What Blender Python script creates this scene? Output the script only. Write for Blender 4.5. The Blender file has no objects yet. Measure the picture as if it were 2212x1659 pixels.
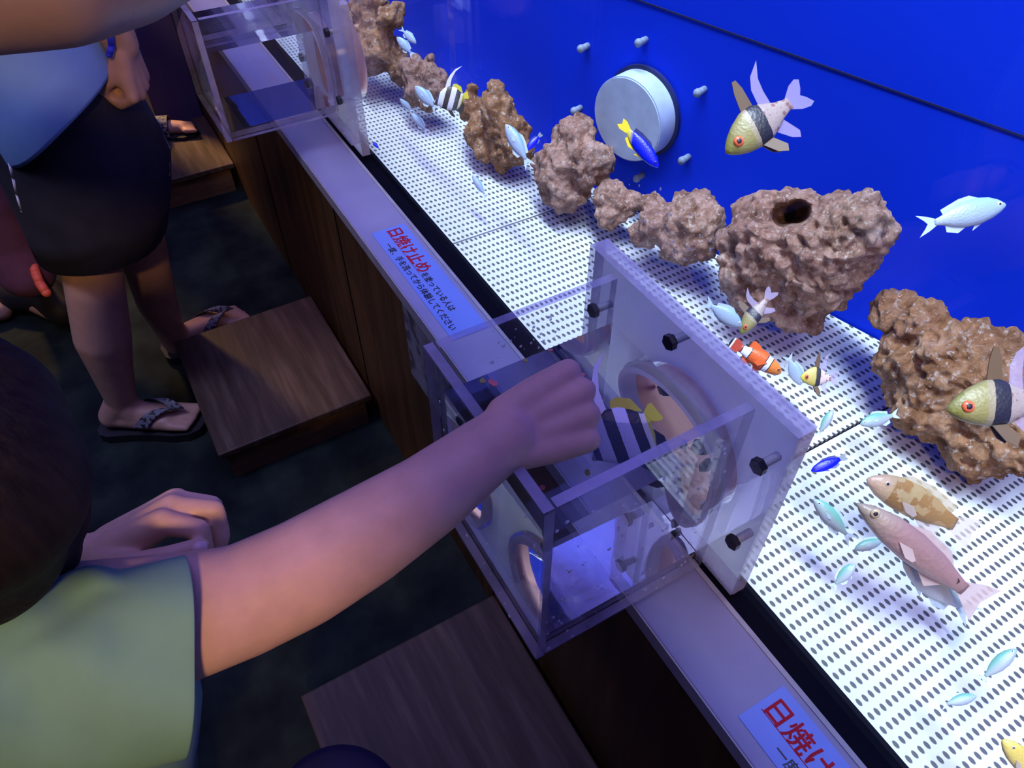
import bpy, bmesh, math, random
import numpy as np
from mathutils import Vector, Matrix, noise

V = Vector
scene = bpy.context.scene
COL = scene.collection
random.seed(4)

# ------------------------------------------------------------------ camera
CAM = V((0.0, 0.0, 1.375))
FPX, PITCH, AZ = 1640.0, math.radians(46.8), math.radians(30.0)
W, H = 2212, 1659
_h = V((math.sin(AZ), math.cos(AZ), 0)); RT = V((math.cos(AZ), -math.sin(AZ), 0)); UPW = V((0, 0, 1))
FW = math.cos(PITCH) * _h - math.sin(PITCH) * UPW
UP = math.sin(PITCH) * _h + math.cos(PITCH) * UPW
BK = -FW
cd = bpy.data.cameras.new('camera'); cam = bpy.data.objects.new('camera', cd); COL.objects.link(cam)
cam.location = CAM
cam.rotation_euler = (math.pi / 2 - PITCH, 0, -AZ)
cd.sensor_width = 36; cd.lens = FPX / W * 36; cd.clip_start = 0.02; cd.clip_end = 60
scene.camera = cam

# ------------------------------------------------------------------ world, lamps, exposure
scene.view_settings.view_transform = 'Standard'
scene.view_settings.look = 'None'
scene.view_settings.gamma = 1.0
scene.view_settings.exposure = 0.0
scene.view_settings.use_curve_mapping = False
scene.cycles.max_bounces = 14
scene.cycles.transparent_max_bounces = 40
scene.cycles.transmission_bounces = 12
wd = bpy.data.worlds.new('world'); scene.world = wd; wd.use_nodes = True
wd.node_tree.nodes['Background'].inputs[0].default_value = (0.02, 0.022, 0.06, 1)
wd.node_tree.nodes['Background'].inputs[1].default_value = 0.35

def area(name, loc, target, sx, sy, power, color, spread=180):
    l = bpy.data.lights.new(name, 'AREA'); l.shape = 'RECTANGLE'; l.size = sx; l.size_y = sy
    l.energy = power; l.color = color; l.spread = math.radians(spread)
    o = bpy.data.objects.new(name, l); COL.objects.link(o); o.location = loc
    d = (V(target) - V(loc)).normalized()
    o.rotation_euler = d.to_track_quat('-Z', 'Y').to_euler()
    return o
# strip lamp over the tank, leaning to the back wall
area('tank_lamp', (0.56, 1.6, 2.15), (0.74, 1.6, 0.6), 5.2, 0.14, 42, (0.74, 0.87, 1.0), 74)
# blue-violet hall lamp over the ledge, warm hall spots behind the visitors
area('violet_hall_lamp', (0.2, 1.7, 2.9), (0.2, 1.7, 0.6), 3.0, 4.6, 66, (0.30, 0.25, 1.0), 130)
area('warm_hall_lamp', (-0.38, -1.17, 2.4), (-0.05, 0.6, 0.6), 0.14, 0.14, 9.5, (1.0, 0.62, 0.30), 110)
area('warm_far_lamp', (-0.5, 3.9, 2.6), (0.15, 2.5, 0.1), 0.3, 0.3, 9, (1.0, 0.58, 0.2), 50)
area('pale_hall_lamp', (-0.9, 1.1, 2.7), (-0.15, 1.3, 0.7), 0.5, 0.5, 3, (0.55, 0.6, 1.0), 70)

# ------------------------------------------------------------------ picking points of the place
def ray(px, py):
    return (FW * FPX + RT * (px - W / 2) + UP * (H / 2 - py)).normalized()
def at_z(px, py, z):
    d = ray(px, py); return CAM + d * ((z - CAM.z) / d.z)
def at_x(px, py, x):
    d = ray(px, py); return CAM + d * (x / d.x)
def at_y(px, py, y):
    d = ray(px, py); return CAM + d * (y / d.y)
def at_d(px, py, dist):
    return CAM + ray(px, py) * dist
def at_c(px, py, c, k=0.25):          # the plane x + k*y = c, parallel to the back wall
    d = ray(px, py); return CAM + d * (c / (d.x + k * d.y))
def depth(p): return (p - CAM).dot(FW)
def at_depth(px, py, dp):
    d = ray(px, py); return CAM + d * (dp / d.dot(FW))

# ------------------------------------------------------------------ materials
def new_mat(name):
    m = bpy.data.materials.new(name); m.use_nodes = True
    return m, m.node_tree, m.node_tree.nodes['Principled BSDF']
def node(nt, t, **kw):
    n = nt.nodes.new(t)
    for k, v in kw.items(): setattr(n, k, v)
    return n
def link(nt, a, b): nt.links.new(a, b)
def coords(nt, kind='Object', scale=(1, 1, 1), rot=(0, 0, 0)):
    tc = node(nt, 'ShaderNodeTexCoord'); mp = node(nt, 'ShaderNodeMapping')
    mp.inputs['Scale'].default_value = scale; mp.inputs['Rotation'].default_value = rot
    link(nt, tc.outputs[kind], mp.inputs['Vector']); return mp.outputs['Vector']
def ramp(nt, fac, stops, interp='LINEAR'):
    r = node(nt, 'ShaderNodeValToRGB'); r.color_ramp.interpolation = interp
    els = r.color_ramp.elements
    while len(els) > 1: els.remove(els[0])
    els[0].position = stops[0][0]; els[0].color = (*stops[0][1], 1)
    for p, c in stops[1:]:
        e = els.new(p); e.color = (*c, 1)
    link(nt, fac, r.inputs[0]); return r.outputs[0]
def tex_noise(nt, vec, scale, detail=4, rough=0.55, dist=0.0):
    n = node(nt, 'ShaderNodeTexNoise')
    n.inputs['Scale'].default_value = scale; n.inputs['Detail'].default_value = detail
    n.inputs['Roughness'].default_value = rough; n.inputs['Distortion'].default_value = dist
    link(nt, vec, n.inputs['Vector']); return n.outputs['Fac']
def add_bump(nt, b, h, strength, dist):
    bp = node(nt, 'ShaderNodeBump'); bp.inputs['Strength'].default_value = strength
    bp.inputs['Distance'].default_value = dist
    link(nt, h, bp.inputs['Height']); link(nt, bp.outputs[0], b.inputs['Normal'])
def noisy(name, stops, scale=8, detail=4, rough=0.6, vscale=(1, 1, 1), bump=0, bdist=0.002, dist=0, spec=0.5, metal=0, kind='Object'):
    m, nt, b = new_mat(name)
    f = tex_noise(nt, coords(nt, kind, vscale), scale, detail, 0.6, dist)
    link(nt, ramp(nt, f, stops), b.inputs['Base Color'])
    b.inputs['Roughness'].default_value = rough
    b.inputs['Specular IOR Level'].default_value = spec
    b.inputs['Metallic'].default_value = metal
    if bump: add_bump(nt, b, f, bump, bdist)
    return m
def plain(name, c, rough=0.5, spread=0.12, scale=30, **kw):
    lo = tuple(x * (1 - spread) for x in c); hi = tuple(min(1, x * (1 + spread)) for x in c)
    return noisy(name, [(0.3, lo), (0.7, hi)], scale, 3, rough, **kw)
def thin_clear(name, tint=(0.95, 0.96, 0.98), haze=0.0, haze_col=(0.6, 0.62, 0.66), rough=0.02, ior=1.45):
    m = bpy.data.materials.new(name); m.use_nodes = True; nt = m.node_tree
    nt.nodes.remove(nt.nodes['Principled BSDF']); out = nt.nodes['Material Output']
    tr = node(nt, 'ShaderNodeBsdfTransparent'); tr.inputs[0].default_value = (*tint, 1)
    gl = node(nt, 'ShaderNodeBsdfGlossy'); gl.inputs['Roughness'].default_value = rough
    lw_ = node(nt, 'ShaderNodeLayerWeight'); lw_.inputs['Blend'].default_value = 0.5     # Schlick, the same from both sides
    f0 = ((ior - 1) / (ior + 1)) ** 2
    pw = node(nt, 'ShaderNodeMath', operation='POWER'); pw.inputs[1].default_value = 5; link(nt, lw_.outputs['Facing'], pw.inputs[0])
    fr = node(nt, 'ShaderNodeMath', operation='MULTIPLY_ADD'); fr.inputs[1].default_value = 1 - f0; fr.inputs[2].default_value = f0; link(nt, pw.outputs[0], fr.inputs[0])
    mx = node(nt, 'ShaderNodeMixShader')
    link(nt, fr.outputs[0], mx.inputs[0]); link(nt, gl.outputs[0], mx.inputs[2])
    if haze > 0:
        df = node(nt, 'ShaderNodeBsdfDiffuse'); df.inputs[0].default_value = (*haze_col, 1)
        n = tex_noise(nt, coords(nt), 14, 4)
        mr = node(nt, 'ShaderNodeMapRange'); mr.inputs['From Min'].default_value = 0.3; mr.inputs['From Max'].default_value = 0.7
        mr.inputs['To Min'].default_value = haze * 0.55; mr.inputs['To Max'].default_value = haze * 1.45
        link(nt, n, mr.inputs[0])
        m2 = node(nt, 'ShaderNodeMixShader'); link(nt, mr.outputs[0], m2.inputs[0])
        link(nt, tr.outputs[0], m2.inputs[1]); link(nt, df.outputs[0], m2.inputs[2])
        link(nt, m2.outputs[0], mx.inputs[1])
    else:
        link(nt, tr.outputs[0], mx.inputs[1])
    link(nt, mx.outputs[0], out.inputs[0]); return m
def water_mat(name):
    m = bpy.data.materials.new(name); m.use_nodes = True; nt = m.node_tree
    nt.nodes.remove(nt.nodes['Principled BSDF']); out = nt.nodes['Material Output']
    g = node(nt, 'ShaderNodeBsdfGlass'); g.inputs['IOR'].default_value = 1.33
    g.inputs['Color'].default_value = (0.94, 0.95, 1.0, 1); g.inputs['Roughness'].default_value = 0.0
    n = tex_noise(nt, coords(nt), 22, 2)
    bp = node(nt, 'ShaderNodeBump'); bp.inputs['Strength'].default_value = 0.01; bp.inputs['Distance'].default_value = 0.01
    link(nt, n, bp.inputs['Height']); link(nt, bp.outputs[0], g.inputs['Normal'])
    link(nt, g.outputs[0], out.inputs[0]); return m

M = {}
M['floor'] = noisy('hall_floor', [(0.34, (0.003, 0.006, 0.006)), (0.48, (0.008, 0.014, 0.012)), (0.68, (0.020, 0.032, 0.022))], 7, 6, 0.75, bump=0.15, spec=0.12)
M['dark_wall'] = noisy('dark_wall', [(0.3, (0.012, 0.012, 0.016)), (0.7, (0.025, 0.024, 0.03))], 5, 3, 0.8)
M['pillar'] = noisy('pillar_purple', [(0.3, (0.05, 0.04, 0.10)), (0.7, (0.08, 0.06, 0.15))], 4, 3, 0.7)
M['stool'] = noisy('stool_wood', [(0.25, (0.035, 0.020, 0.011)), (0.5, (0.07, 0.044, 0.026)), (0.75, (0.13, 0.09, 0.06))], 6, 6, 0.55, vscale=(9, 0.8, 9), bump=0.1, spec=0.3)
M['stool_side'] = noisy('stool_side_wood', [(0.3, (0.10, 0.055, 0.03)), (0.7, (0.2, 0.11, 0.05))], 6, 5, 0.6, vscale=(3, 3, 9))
M['cabinet'] = noisy('cabinet_wood', [(0.25, (0.035, 0.017, 0.007)), (0.5, (0.075, 0.038, 0.014)), (0.78, (0.125, 0.066, 0.026))], 3, 6, 0.5, vscale=(1, 6, 0.6), dist=1.2, spec=0.2)
M['ledge'] = noisy('ledge_metal', [(0.3, (0.20, 0.20, 0.32)), (0.7, (0.25, 0.25, 0.39))], 7, 5, 0.45)
M['ledge_edge'] = plain('ledge_edge', (0.3, 0.3, 0.33), 0.45)
M['black'] = plain('black_frame', (0.0025, 0.003, 0.008), 0.6, spec=0.05)
M['blue_wall'] = noisy('blue_tank_wall', [(0.3, (0.0, 0.030, 0.74)), (0.7, (0.0, 0.036, 0.80))], 2, 3, 0.75, spec=0.15)
M['seal'] = plain('dark_blue_seal', (0.002, 0.008, 0.09), 0.6)
M['disc'] = plain('pale_disc', (0.36, 0.48, 0.70), 0.5)
M['peg'] = plain('grey_peg', (0.17, 0.23, 0.33), 0.6)
M['acrylic'] = thin_clear('clear_acrylic', (0.968, 0.970, 0.98), 0.016)
M['acrylic_edge'] = thin_clear('frosted_acrylic_edge', (0.74, 0.73, 0.80), 0.48, (0.52, 0.50, 0.62), 0.12)
M['pane'] = thin_clear('tank_pane', (0.99, 0.995, 1.0), 0.0, rough=0.01)
def milky(name, stops):
    m, nt, b = new_mat(name); out = nt.nodes['Material Output']
    c = ramp(nt, tex_noise(nt, coords(nt), 9, 5), stops)
    link(nt, c, b.inputs['Base Color']); b.inputs['Roughness'].default_value = 0.3
    tl = node(nt, 'ShaderNodeBsdfTranslucent'); link(nt, c, tl.inputs[0])
    mx = node(nt, 'ShaderNodeMixShader'); mx.inputs[0].default_value = 0.93
    link(nt, b.outputs[0], mx.inputs[1]); link(nt, tl.outputs[0], mx.inputs[2]); link(nt, mx.outputs[0], out.inputs[0]); return m
M['ring'] = milky('white_sleeve', [(0.3, (0.86, 0.86, 0.90)), (0.7, (0.94, 0.93, 0.96))])
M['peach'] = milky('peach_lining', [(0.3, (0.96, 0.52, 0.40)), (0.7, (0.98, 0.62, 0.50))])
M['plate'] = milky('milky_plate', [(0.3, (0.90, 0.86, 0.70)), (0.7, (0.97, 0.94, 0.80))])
M['water'] = water_mat('box_water')
M['bolt'] = plain('black_nylon', (0.012, 0.012, 0.015), 0.35)
M['thread'] = plain('pale_thread', (0.45, 0.47, 0.5), 0.35)
M['paper'] = plain('pale_blue_label', (0.15, 0.24, 0.64), 0.4, 0.06, 12)
M['red_ink'] = plain('red_ink', (0.36, 0.012, 0.03), 0.6, spec=0.1)
M['black_ink'] = plain('black_ink', (0.008, 0.008, 0.02), 0.5)
M['notice'] = noisy('grey_notice', [(0.36, (0.07, 0.07, 0.08)), (0.46, (0.2, 0.2, 0.22)), (0.6, (0.24, 0.24, 0.26))], 26, 2, 0.6)
M['drop'] = thin_clear('water_drop', (0.98, 0.98, 1.0), 0.4, (0.95, 0.97, 1), 0.02, 1.6)

def perforated():
    m, nt, b = new_mat('perforated_panel')
    tc = node(nt, 'ShaderNodeTexCoord'); sp = node(nt, 'ShaderNodeSeparateXYZ'); link(nt, tc.outputs['Object'], sp.inputs[0])
    def cell(sock, pitch, off, rad):
        a = node(nt, 'ShaderNodeMath', operation='ADD'); a.inputs[1].default_value = off; link(nt, sock, a.inputs[0])
        d = node(nt, 'ShaderNodeMath', operation='DIVIDE'); d.inputs[1].default_value = pitch; link(nt, a.outputs[0], d.inputs[0])
        f = node(nt, 'ShaderNodeMath', operation='FRACT'); link(nt, d.outputs[0], f.inputs[0])
        s = node(nt, 'ShaderNodeMath', operation='SUBTRACT'); s.inputs[1].default_value = 0.5; link(nt, f.outputs[0], s.inputs[0])
        q = node(nt, 'ShaderNodeMath', operation='MULTIPLY'); q.inputs[1].default_value = pitch / rad; link(nt, s.outputs[0], q.inputs[0])
        p = node(nt, 'ShaderNodeMath', operation='POWER'); p.inputs[1].default_value = 2
        ab = node(nt, 'ShaderNodeMath', operation='ABSOLUTE'); link(nt, q.outputs[0], ab.inputs[0]); link(nt, ab.outputs[0], p.inputs[0])
        return p.outputs[0]
    cx = cell(sp.outputs[0], 0.0086, 5.0, 0.0024); cy = cell(sp.outputs[1], 0.0155, 5.0, 0.0042)
    sm = node(nt, 'ShaderNodeMath', operation='ADD'); link(nt, cx, sm.inputs[0]); link(nt, cy, sm.inputs[1])
    mr = node(nt, 'ShaderNodeMapRange'); mr.inputs['From Min'].default_value = 0.75; mr.inputs['From Max'].default_value = 1.15
    link(nt, sm.outputs[0], mr.inputs[0])
    n = tex_noise(nt, coords(nt), 5, 4)
    white = ramp(nt, n, [(0.3, (0.52, 0.57, 0.62)), (0.7, (0.60, 0.64, 0.68))])
    mx = node(nt, 'ShaderNodeMix', data_type='RGBA'); link(nt, mr.outputs[0], mx.inputs[0])
    mx.inputs[6].default_value = (0.07, 0.075, 0.075, 1); link(nt, white, mx.inputs[7])
    link(nt, mx.outputs[2], b.inputs['Base Color']); b.inputs['Roughness'].default_value = 0.45
    add_bump(nt, b, mr.outputs[0], 0.3, 0.002)
    return m
M['panel'] = perforated()

def rock_mat(name, cols, seed):
    m, nt, b = new_mat(name)
    v = coords(nt, 'Object')
    n1 = tex_noise(nt, v, 34, 10, 0.8, 0.8)
    c1 = ramp(nt, n1, [(0.28, cols[0]), (0.45, cols[1]), (0.56, cols[2]), (0.7, cols[3])])
    vo = node(nt, 'ShaderNodeTexVoronoi'); vo.inputs['Scale'].default_value = 95; link(nt, v, vo.inputs['Vector'])
    n2 = tex_noise(nt, v, 140, 3, 0.7)
    sp = ramp(nt, n2, [(0.56, (0, 0, 0)), (0.64, (1, 1, 1))])
    mx = node(nt, 'ShaderNodeMix', data_type='RGBA'); link(nt, sp, mx.inputs[0]); link(nt, c1, mx.inputs[6])
    mx.inputs[7].default_value = (0.78, 0.66, 0.58, 1)
    n3 = tex_noise(nt, v, 5, 3)
    br = ramp(nt, n3, [(0.35, (1, 1, 1)), (0.7, (0.72, 0.62, 0.66))])
    ml = node(nt, 'ShaderNodeMix', data_type='RGBA', blend_type='MULTIPLY'); ml.inputs[0].default_value = 1
    link(nt, mx.outputs[2], ml.inputs[6]); link(nt, br, ml.inputs[7])
    link(nt, ml.outputs[2], b.inputs['Base Color']); b.inputs['Roughness'].default_value = 0.9; b.inputs['Specular IOR Level'].default_value = 0.2
    h = node(nt, 'ShaderNodeMath', operation='ADD'); link(nt, n1, h.inputs[0])
    h2 = node(nt, 'ShaderNodeMath', operation='MULTIPLY'); h2.inputs[1].default_value = 0.6; link(nt, vo.outputs['Distance'], h2.inputs[0])
    link(nt, h2.outputs[0], h.inputs[1]); add_bump(nt, b, h.outputs[0], 1.0, 0.014)
    return m
M['rock'] = rock_mat('live_rock', [(0.07, 0.035, 0.024), (0.42, 0.235, 0.17), (0.66, 0.43, 0.345), (0.85, 0.64, 0.55)], 1)
M['rock_warm'] = rock_mat('live_rock_warm', [(0.07, 0.03, 0.012), (0.42, 0.21, 0.10), (0.62, 0.36, 0.20), (0.82, 0.58, 0.42)], 2)

def skin_mat(name, c):
    m, nt, b = new_mat(name)
    f = tex_noise(nt, coords(nt), 40, 4)
    lo = tuple(x * 0.9 for x in c); hi = tuple(x * 1.07 for x in c)
    link(nt, ramp(nt, f, [(0.3, lo), (0.7, hi)]), b.inputs['Base Color'])
    b.inputs['Roughness'].default_value = 0.48; b.inputs['Specular IOR Level'].default_value = 0.4
    b.inputs['Subsurface Weight'].default_value = 0.12; b.inputs['Subsurface Radius'].default_value = (0.01, 0.004, 0.002)
    add_bump(nt, b, tex_noise(nt, coords(nt), 260, 2), 0.08, 0.001)
    return m
M['skin'] = skin_mat('skin', (0.66, 0.40, 0.27))
M['skin_dark'] = skin_mat('skin_tan', (0.50, 0.29, 0.19))
M['skin_dim'] = skin_mat('skin_brown', (0.30, 0.19, 0.15))
M['nail'] = plain('nail', (0.75, 0.5, 0.45), 0.25)
M['hair'] = noisy('dark_hair', [(0.3, (0.006, 0.004, 0.004)), (0.7, (0.018, 0.013, 0.012))], 12, 4, 0.65, vscale=(14, 14, 1.2), bump=0.4, bdist=0.004, spec=0.12)
M['green'] = noisy('green_cotton', [(0.3, (0.16, 0.34, 0.22)), (0.55, (0.21, 0.42, 0.26)), (0.75, (0.17, 0.42, 0.36))], 7, 5, 0.85, bump=0.12, vscale=(1, 1, 0.5))
M['print'] = plain('lavender_print', (0.62, 0.55, 0.78), 0.6)
M['navy'] = plain('navy_cloth', (0.012, 0.012, 0.05), 0.85)
M['blackcloth'] = noisy('black_cloth', [(0.3, (0.008, 0.008, 0.012)), (0.7, (0.020, 0.020, 0.028))], 14, 4, 0.85)
M['blueshirt'] = noisy('pale_blue_cotton', [(0.3, (0.20, 0.38, 0.66)), (0.7, (0.28, 0.47, 0.76))], 7, 4, 0.85, bump=0.1)
M['white'] = plain('white_piping', (0.7, 0.7, 0.75), 0.6)
M['blue_trim'] = plain('royal_blue_trim', (0.02, 0.03, 0.5), 0.7)
M['maroon'] = plain('maroon_cloth', (0.13, 0.045, 0.08), 0.85)
M['red_strap'] = plain('red_orange_strap', (0.75, 0.12, 0.05), 0.6)
M['rubber'] = plain('black_rubber', (0.008, 0.008, 0.01), 0.7)
M['strap'] = noisy('patterned_strap', [(0.42, (0.01, 0.01, 0.014)), (0.5, (0.16, 0.16, 0.17))], 90, 2, 0.6)
M['band'] = plain('dark_elastic', (0.02, 0.01, 0.015), 0.8)

# ------------------------------------------------------------------ object helpers
def obj(name, bm, mats, parent=None, smooth=False, world=True):
    me = bpy.data.meshes.new(name)
    if isinstance(bm, bmesh.types.BMesh):
        bm.to_mesh(me); bm.free()
    else:
        me.from_pydata(*bm)
    if not isinstance(mats, (list, tuple)): mats = [mats]
    for m in mats: me.materials.append(m)
    if smooth: me.polygons.foreach_set('use_smooth', [True] * len(me.polygons))
    o = bpy.data.objects.new(name, me); COL.objects.link(o)
    if parent: attach(o, parent, world)
    return o
def attach(o, parent, world=True):
    o.parent = parent
    if world: o.matrix_parent_inverse = wmat(parent).inverted()
def wmat(o):
    m = o.matrix_basis.copy()
    while o.parent:
        m = o.parent.matrix_basis @ o.matrix_parent_inverse @ m if False else (wmat(o.parent) @ o.matrix_parent_inverse @ o.matrix_basis)
        return m
    return m
def thing(name, label, cat, loc=(0, 0, 0), group=None):
    o = bpy.data.objects.new(name, None); COL.objects.link(o); o.location = loc
    o.empty_display_size = 0.05
    return tag(o, label, cat, group)
def tag(o, label, cat, group=None, kind=None):
    o['label'] = label; o['category'] = cat
    if group: o['group'] = group
    if kind: o['kind'] = kind
    return o
def struct(o): o['kind'] = 'structure'; return o
def copy_tree(o, parent=None):
    c = o.copy(); COL.objects.link(c)
    if parent: c.parent = parent
    for ch in list(o.children): copy_tree(ch, c)
    return c
def add_box(bm, x0, x1, y0, y1, z0, z1, mi=0, bevel=0):
    r = bmesh.ops.create_cube(bm, size=1, matrix=Matrix.Translation(((x0 + x1) / 2, (y0 + y1) / 2, (z0 + z1) / 2)) @ Matrix.Diagonal((x1 - x0, y1 - y0, z1 - z0, 1)))
    vs = r['verts']; fs = {f for v in vs for f in v.link_faces}
    for f in fs: f.material_index = mi
    if bevel:
        es = list({e for v in vs for e in v.link_edges})
        bmesh.ops.bevel(bm, geom=es, offset=bevel, segments=2, affect='EDGES', profile=0.5)
    return fs
def boxobj(name, x0, x1, y0, y1, z0, z1, mat, parent=None, bevel=0):
    bm = bmesh.new(); add_box(bm, x0, x1, y0, y1, z0, z1, 0, bevel); return obj(name, bm, mat, parent)
def frame_to(z, at):                        # matrix whose local z axis is the given direction
    q = V(z).normalized().to_track_quat('Z', 'Y'); return Matrix.Translation(at) @ q.to_matrix().to_4x4()
def add_cyl(bm, a, b, r1, r2=None, seg=16, caps=True, mi=0):
    a, b = V(a), V(b); r2 = r1 if r2 is None else r2
    r = bmesh.ops.create_cone(bm, cap_ends=caps, segments=seg, radius1=r1, radius2=r2, depth=(b - a).length, matrix=frame_to(b - a, (a + b) / 2))
    for f in {f for v in r['verts'] for f in v.link_faces}: f.material_index = mi
def add_ball(bm, p, r, sub=2, scale=(1, 1, 1), rot=None, mi=0):
    m = Matrix.Translation(p)
    if rot is not None: m = m @ rot
    m = m @ Matrix.Diagonal((*scale, 1))
    q = bmesh.ops.create_icosphere(bm, subdivisions=sub, radius=r, matrix=m)
    for f in {f for v in q['verts'] for f in v.link_faces}: f.material_index = mi
def chain(bm, pts, seg=28):
    for p, r in pts: add_ball(bm, p, r, 3)
    for (p, r), (q, s) in zip(pts, pts[1:]):
        if (V(q) - V(p)).length > 1e-5: add_cyl(bm, p, q, r, s, seg)
def tube(bm, pts, r, seg=8):
    chain(bm, [(V(p), r) for p in pts], seg)
def bake(bm, voxel, smooth=6, factor=0.5, name='tmp'):
    me = bpy.data.meshes.new(name); bm.to_mesh(me); bm.free()
    o = bpy.data.objects.new(name, me); COL.objects.link(o)
    r = o.modifiers.new('r', 'REMESH'); r.mode = 'VOXEL'; r.voxel_size = voxel
    if smooth:
        s = o.modifiers.new('s', 'SMOOTH'); s.factor = factor; s.iterations = smooth
    dg = bpy.context.evaluated_depsgraph_get(); dg.update()
    res = bpy.data.meshes.new_from_object(o.evaluated_get(dg))
    bpy.data.objects.remove(o); bpy.data.meshes.remove(me)
    res.polygons.foreach_set('use_smooth', [True] * len(res.polygons))
    return res
def mesh_obj(name, me, mats, parent=None):
    me.name = name; me.materials.clear()
    for m in (mats if isinstance(mats, (list, tuple)) else [mats]): me.materials.append(m)
    o = bpy.data.objects.new(name, me); COL.objects.link(o)
    if parent: attach(o, parent)
    return o
def loft(rings, closed=True, cap0=True, cap1=True):
    n = len(rings[0]); vs = [tuple(p) for r in rings for p in r]; fs = []
    for i in range(len(rings) - 1):
        for j in range(n if closed else n - 1):
            k = (j + 1) % n
            fs.append((i * n + j, i * n + k, (i + 1) * n + k, (i + 1) * n + j))
    if cap0: fs.append(tuple(range(n - 1, -1, -1)))
    if cap1: fs.append(tuple((len(rings) - 1) * n + j for j in range(n)))
    return vs, [], fs
def solidify(o, t):
    m = o.modifiers.new('thick', 'SOLIDIFY'); m.thickness = t; m.offset = -1
def text_mesh(s, size, extrude=0.0002, font_bold=0.0):
    c = bpy.data.curves.new('text', 'FONT'); c.body = s; c.size = size; c.extrude = extrude
    o = bpy.data.objects.new('text', c); COL.objects.link(o)
    dg = bpy.context.evaluated_depsgraph_get(); dg.update()
    me = bpy.data.meshes.new_from_object(o.evaluated_get(dg))
    bpy.data.objects.remove(o); bpy.data.curves.remove(c)
    if font_bold:
        b = bmesh.new()
        for iz, (dx, dy) in enumerate(((-1, 0), (1, 0), (0, 1), (0, -1), (0, 0))):
            m2 = me.copy(); m2.transform(Matrix.Translation((dx * font_bold, dy * font_bold, iz * 0.00004))); b.from_mesh(m2); bpy.data.meshes.remove(m2)
        b.to_mesh(me); b.free()
    return me

# ------------------------------------------------------------------ the hall
struct(boxobj('floor', -3.0, 0.9, -1.5, 6.5, -0.05, 0.0, M['floor']))
struct(boxobj('wall_left', -3.05, -3.0, -1.5, 6.5, 0.0, 3.0, M['dark_wall']))
struct(boxobj('wall_far', -3.0, 0.9, 6.5, 6.55, 0.0, 3.0, M['dark_wall']))
struct(boxobj('ceiling', -3.05, 1.3, -1.5, 6.55, 3.0, 3.05, M['dark_wall']))
struct(boxobj('pillar', 0.165, 0.315, 2.70, 2.95, 0.0, 3.0, M['pillar'], bevel=0.004))

# counter under the tank
cab = thing('tank_counter', 'long brown wood fronted counter carrying the fish tank', 'counter', (0.6, 2.0, 0))
boxobj('front_panel', 0.318, 0.3895, -0.9, 5.0, 0.0, 0.60, M['cabinet'], cab)
for y in (0.02, 0.62, 1.22, 1.82, 2.42, 3.02): boxobj('panel_joint', 0.3165, 0.3185, y - 0.0015, y + 0.0015, 0.0, 0.60, M['black'], cab)
led = boxobj('ledge', 0.303, 0.390, -0.9, 5.0, 0.603, 0.626, M['ledge'], cab, 0.002)
boxobj('ledge_lip', 0.3015, 0.3035, -0.9, 5.0, 0.602, 0.6245, M['ledge_edge'], cab)
bm = bmesh.new(); add_box(bm, 0.386, 0.3915, -0.9, 5.0, 0.6255, 0.6275)
obj('sealant_bead', bm, M['ledge_edge'], cab)

# ------------------------------------------------------------------ the aquarium
tank = thing('aquarium', 'long fish tank with clear front pane and bright blue back wall', 'aquarium', (0.6, 2.0, 0.6))
boxobj('bottom_frame', 0.3915, 0.440, -0.9, 5.0, 0.585, 0.601, M['black'], tank)
boxobj('tank_bottom', 0.440, 1.30, -0.9, 5.0, 0.575, 0.590, M['black'], tank)
boxobj('added_light_shield', 0.415, 0.437, -0.9, 5.0, 1.32, 2.30, M['black'], tank)  # unseen panel added to keep the tank lamp's light off the reaching hand
WALL_C = 0.995
wx = [(-0.9, WALL_C + 0.225), (1.1, WALL_C - 0.275), (1.8, 0.655), (5.0, 0.545)]
def wall_x(y):
    for (a, xa), (b, xb) in zip(wx, wx[1:]):
        if y <= b: return xa + (xb - xa) * (y - a) / (b - a)
def wall_mesh(z0, z1, t0, t1):
    rings = []
    for y, x in wx: rings.append([(x - t0, y, z0), (x + t1, y, z0), (x + t1, y, z1), (x - t0, y, z1)])
    return loft(rings)
obj('back_wall', wall_mesh(0.575, 2.3, 0.0, 0.02), M['blue_wall'], tank)
zl = at_c(1800, 149, WALL_C).z
obj('wall_joint', wall_mesh(zl - 0.0012, zl + 0.0012, 0.0012, 0.001), M['seal'], tank)
boxobj('end_wall', 0.44, 1.25, -0.92, -0.9, 0.575, 2.3, M['blue_wall'], tank)

# round white port on the back wall and its ring of pegs
wn = V((-1, -0.25, 0)).normalized()
cen = at_c(1390, 240, WALL_C)
port = thing('wall_port', 'thick round pale disc standing out from the blue back wall', 'port', cen)
bm = bmesh.new()
R0 = 0.068
add_cyl(bm, cen - wn * 0.002, cen + wn * 0.044, R0, R0, 96)
es = [e for e in bm.edges if e.calc_face_angle(0) > 0.8]
bmesh.ops.bevel(bm, geom=es, offset=0.002, segments=2, affect='EDGES')
obj('disc', bm, M['disc'], port)
bm = bmesh.new(); add_cyl(bm, cen - wn * 0.002, cen + wn * 0.006, R0 + 0.006, R0 + 0.006, 64)
obj('rim', bm, M['seal'], port)
pegs = [(1260, 103, 'above and left of the white disc'), (1385, 90, 'straight above the white disc'), (1512, 198, 'right of the white disc, upper one'),
        (1478, 344, 'right of the white disc, lower one'), (1380, 383, 'straight below the white disc'), (1245, 237, 'left of the white disc above the rocks')]
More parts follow.
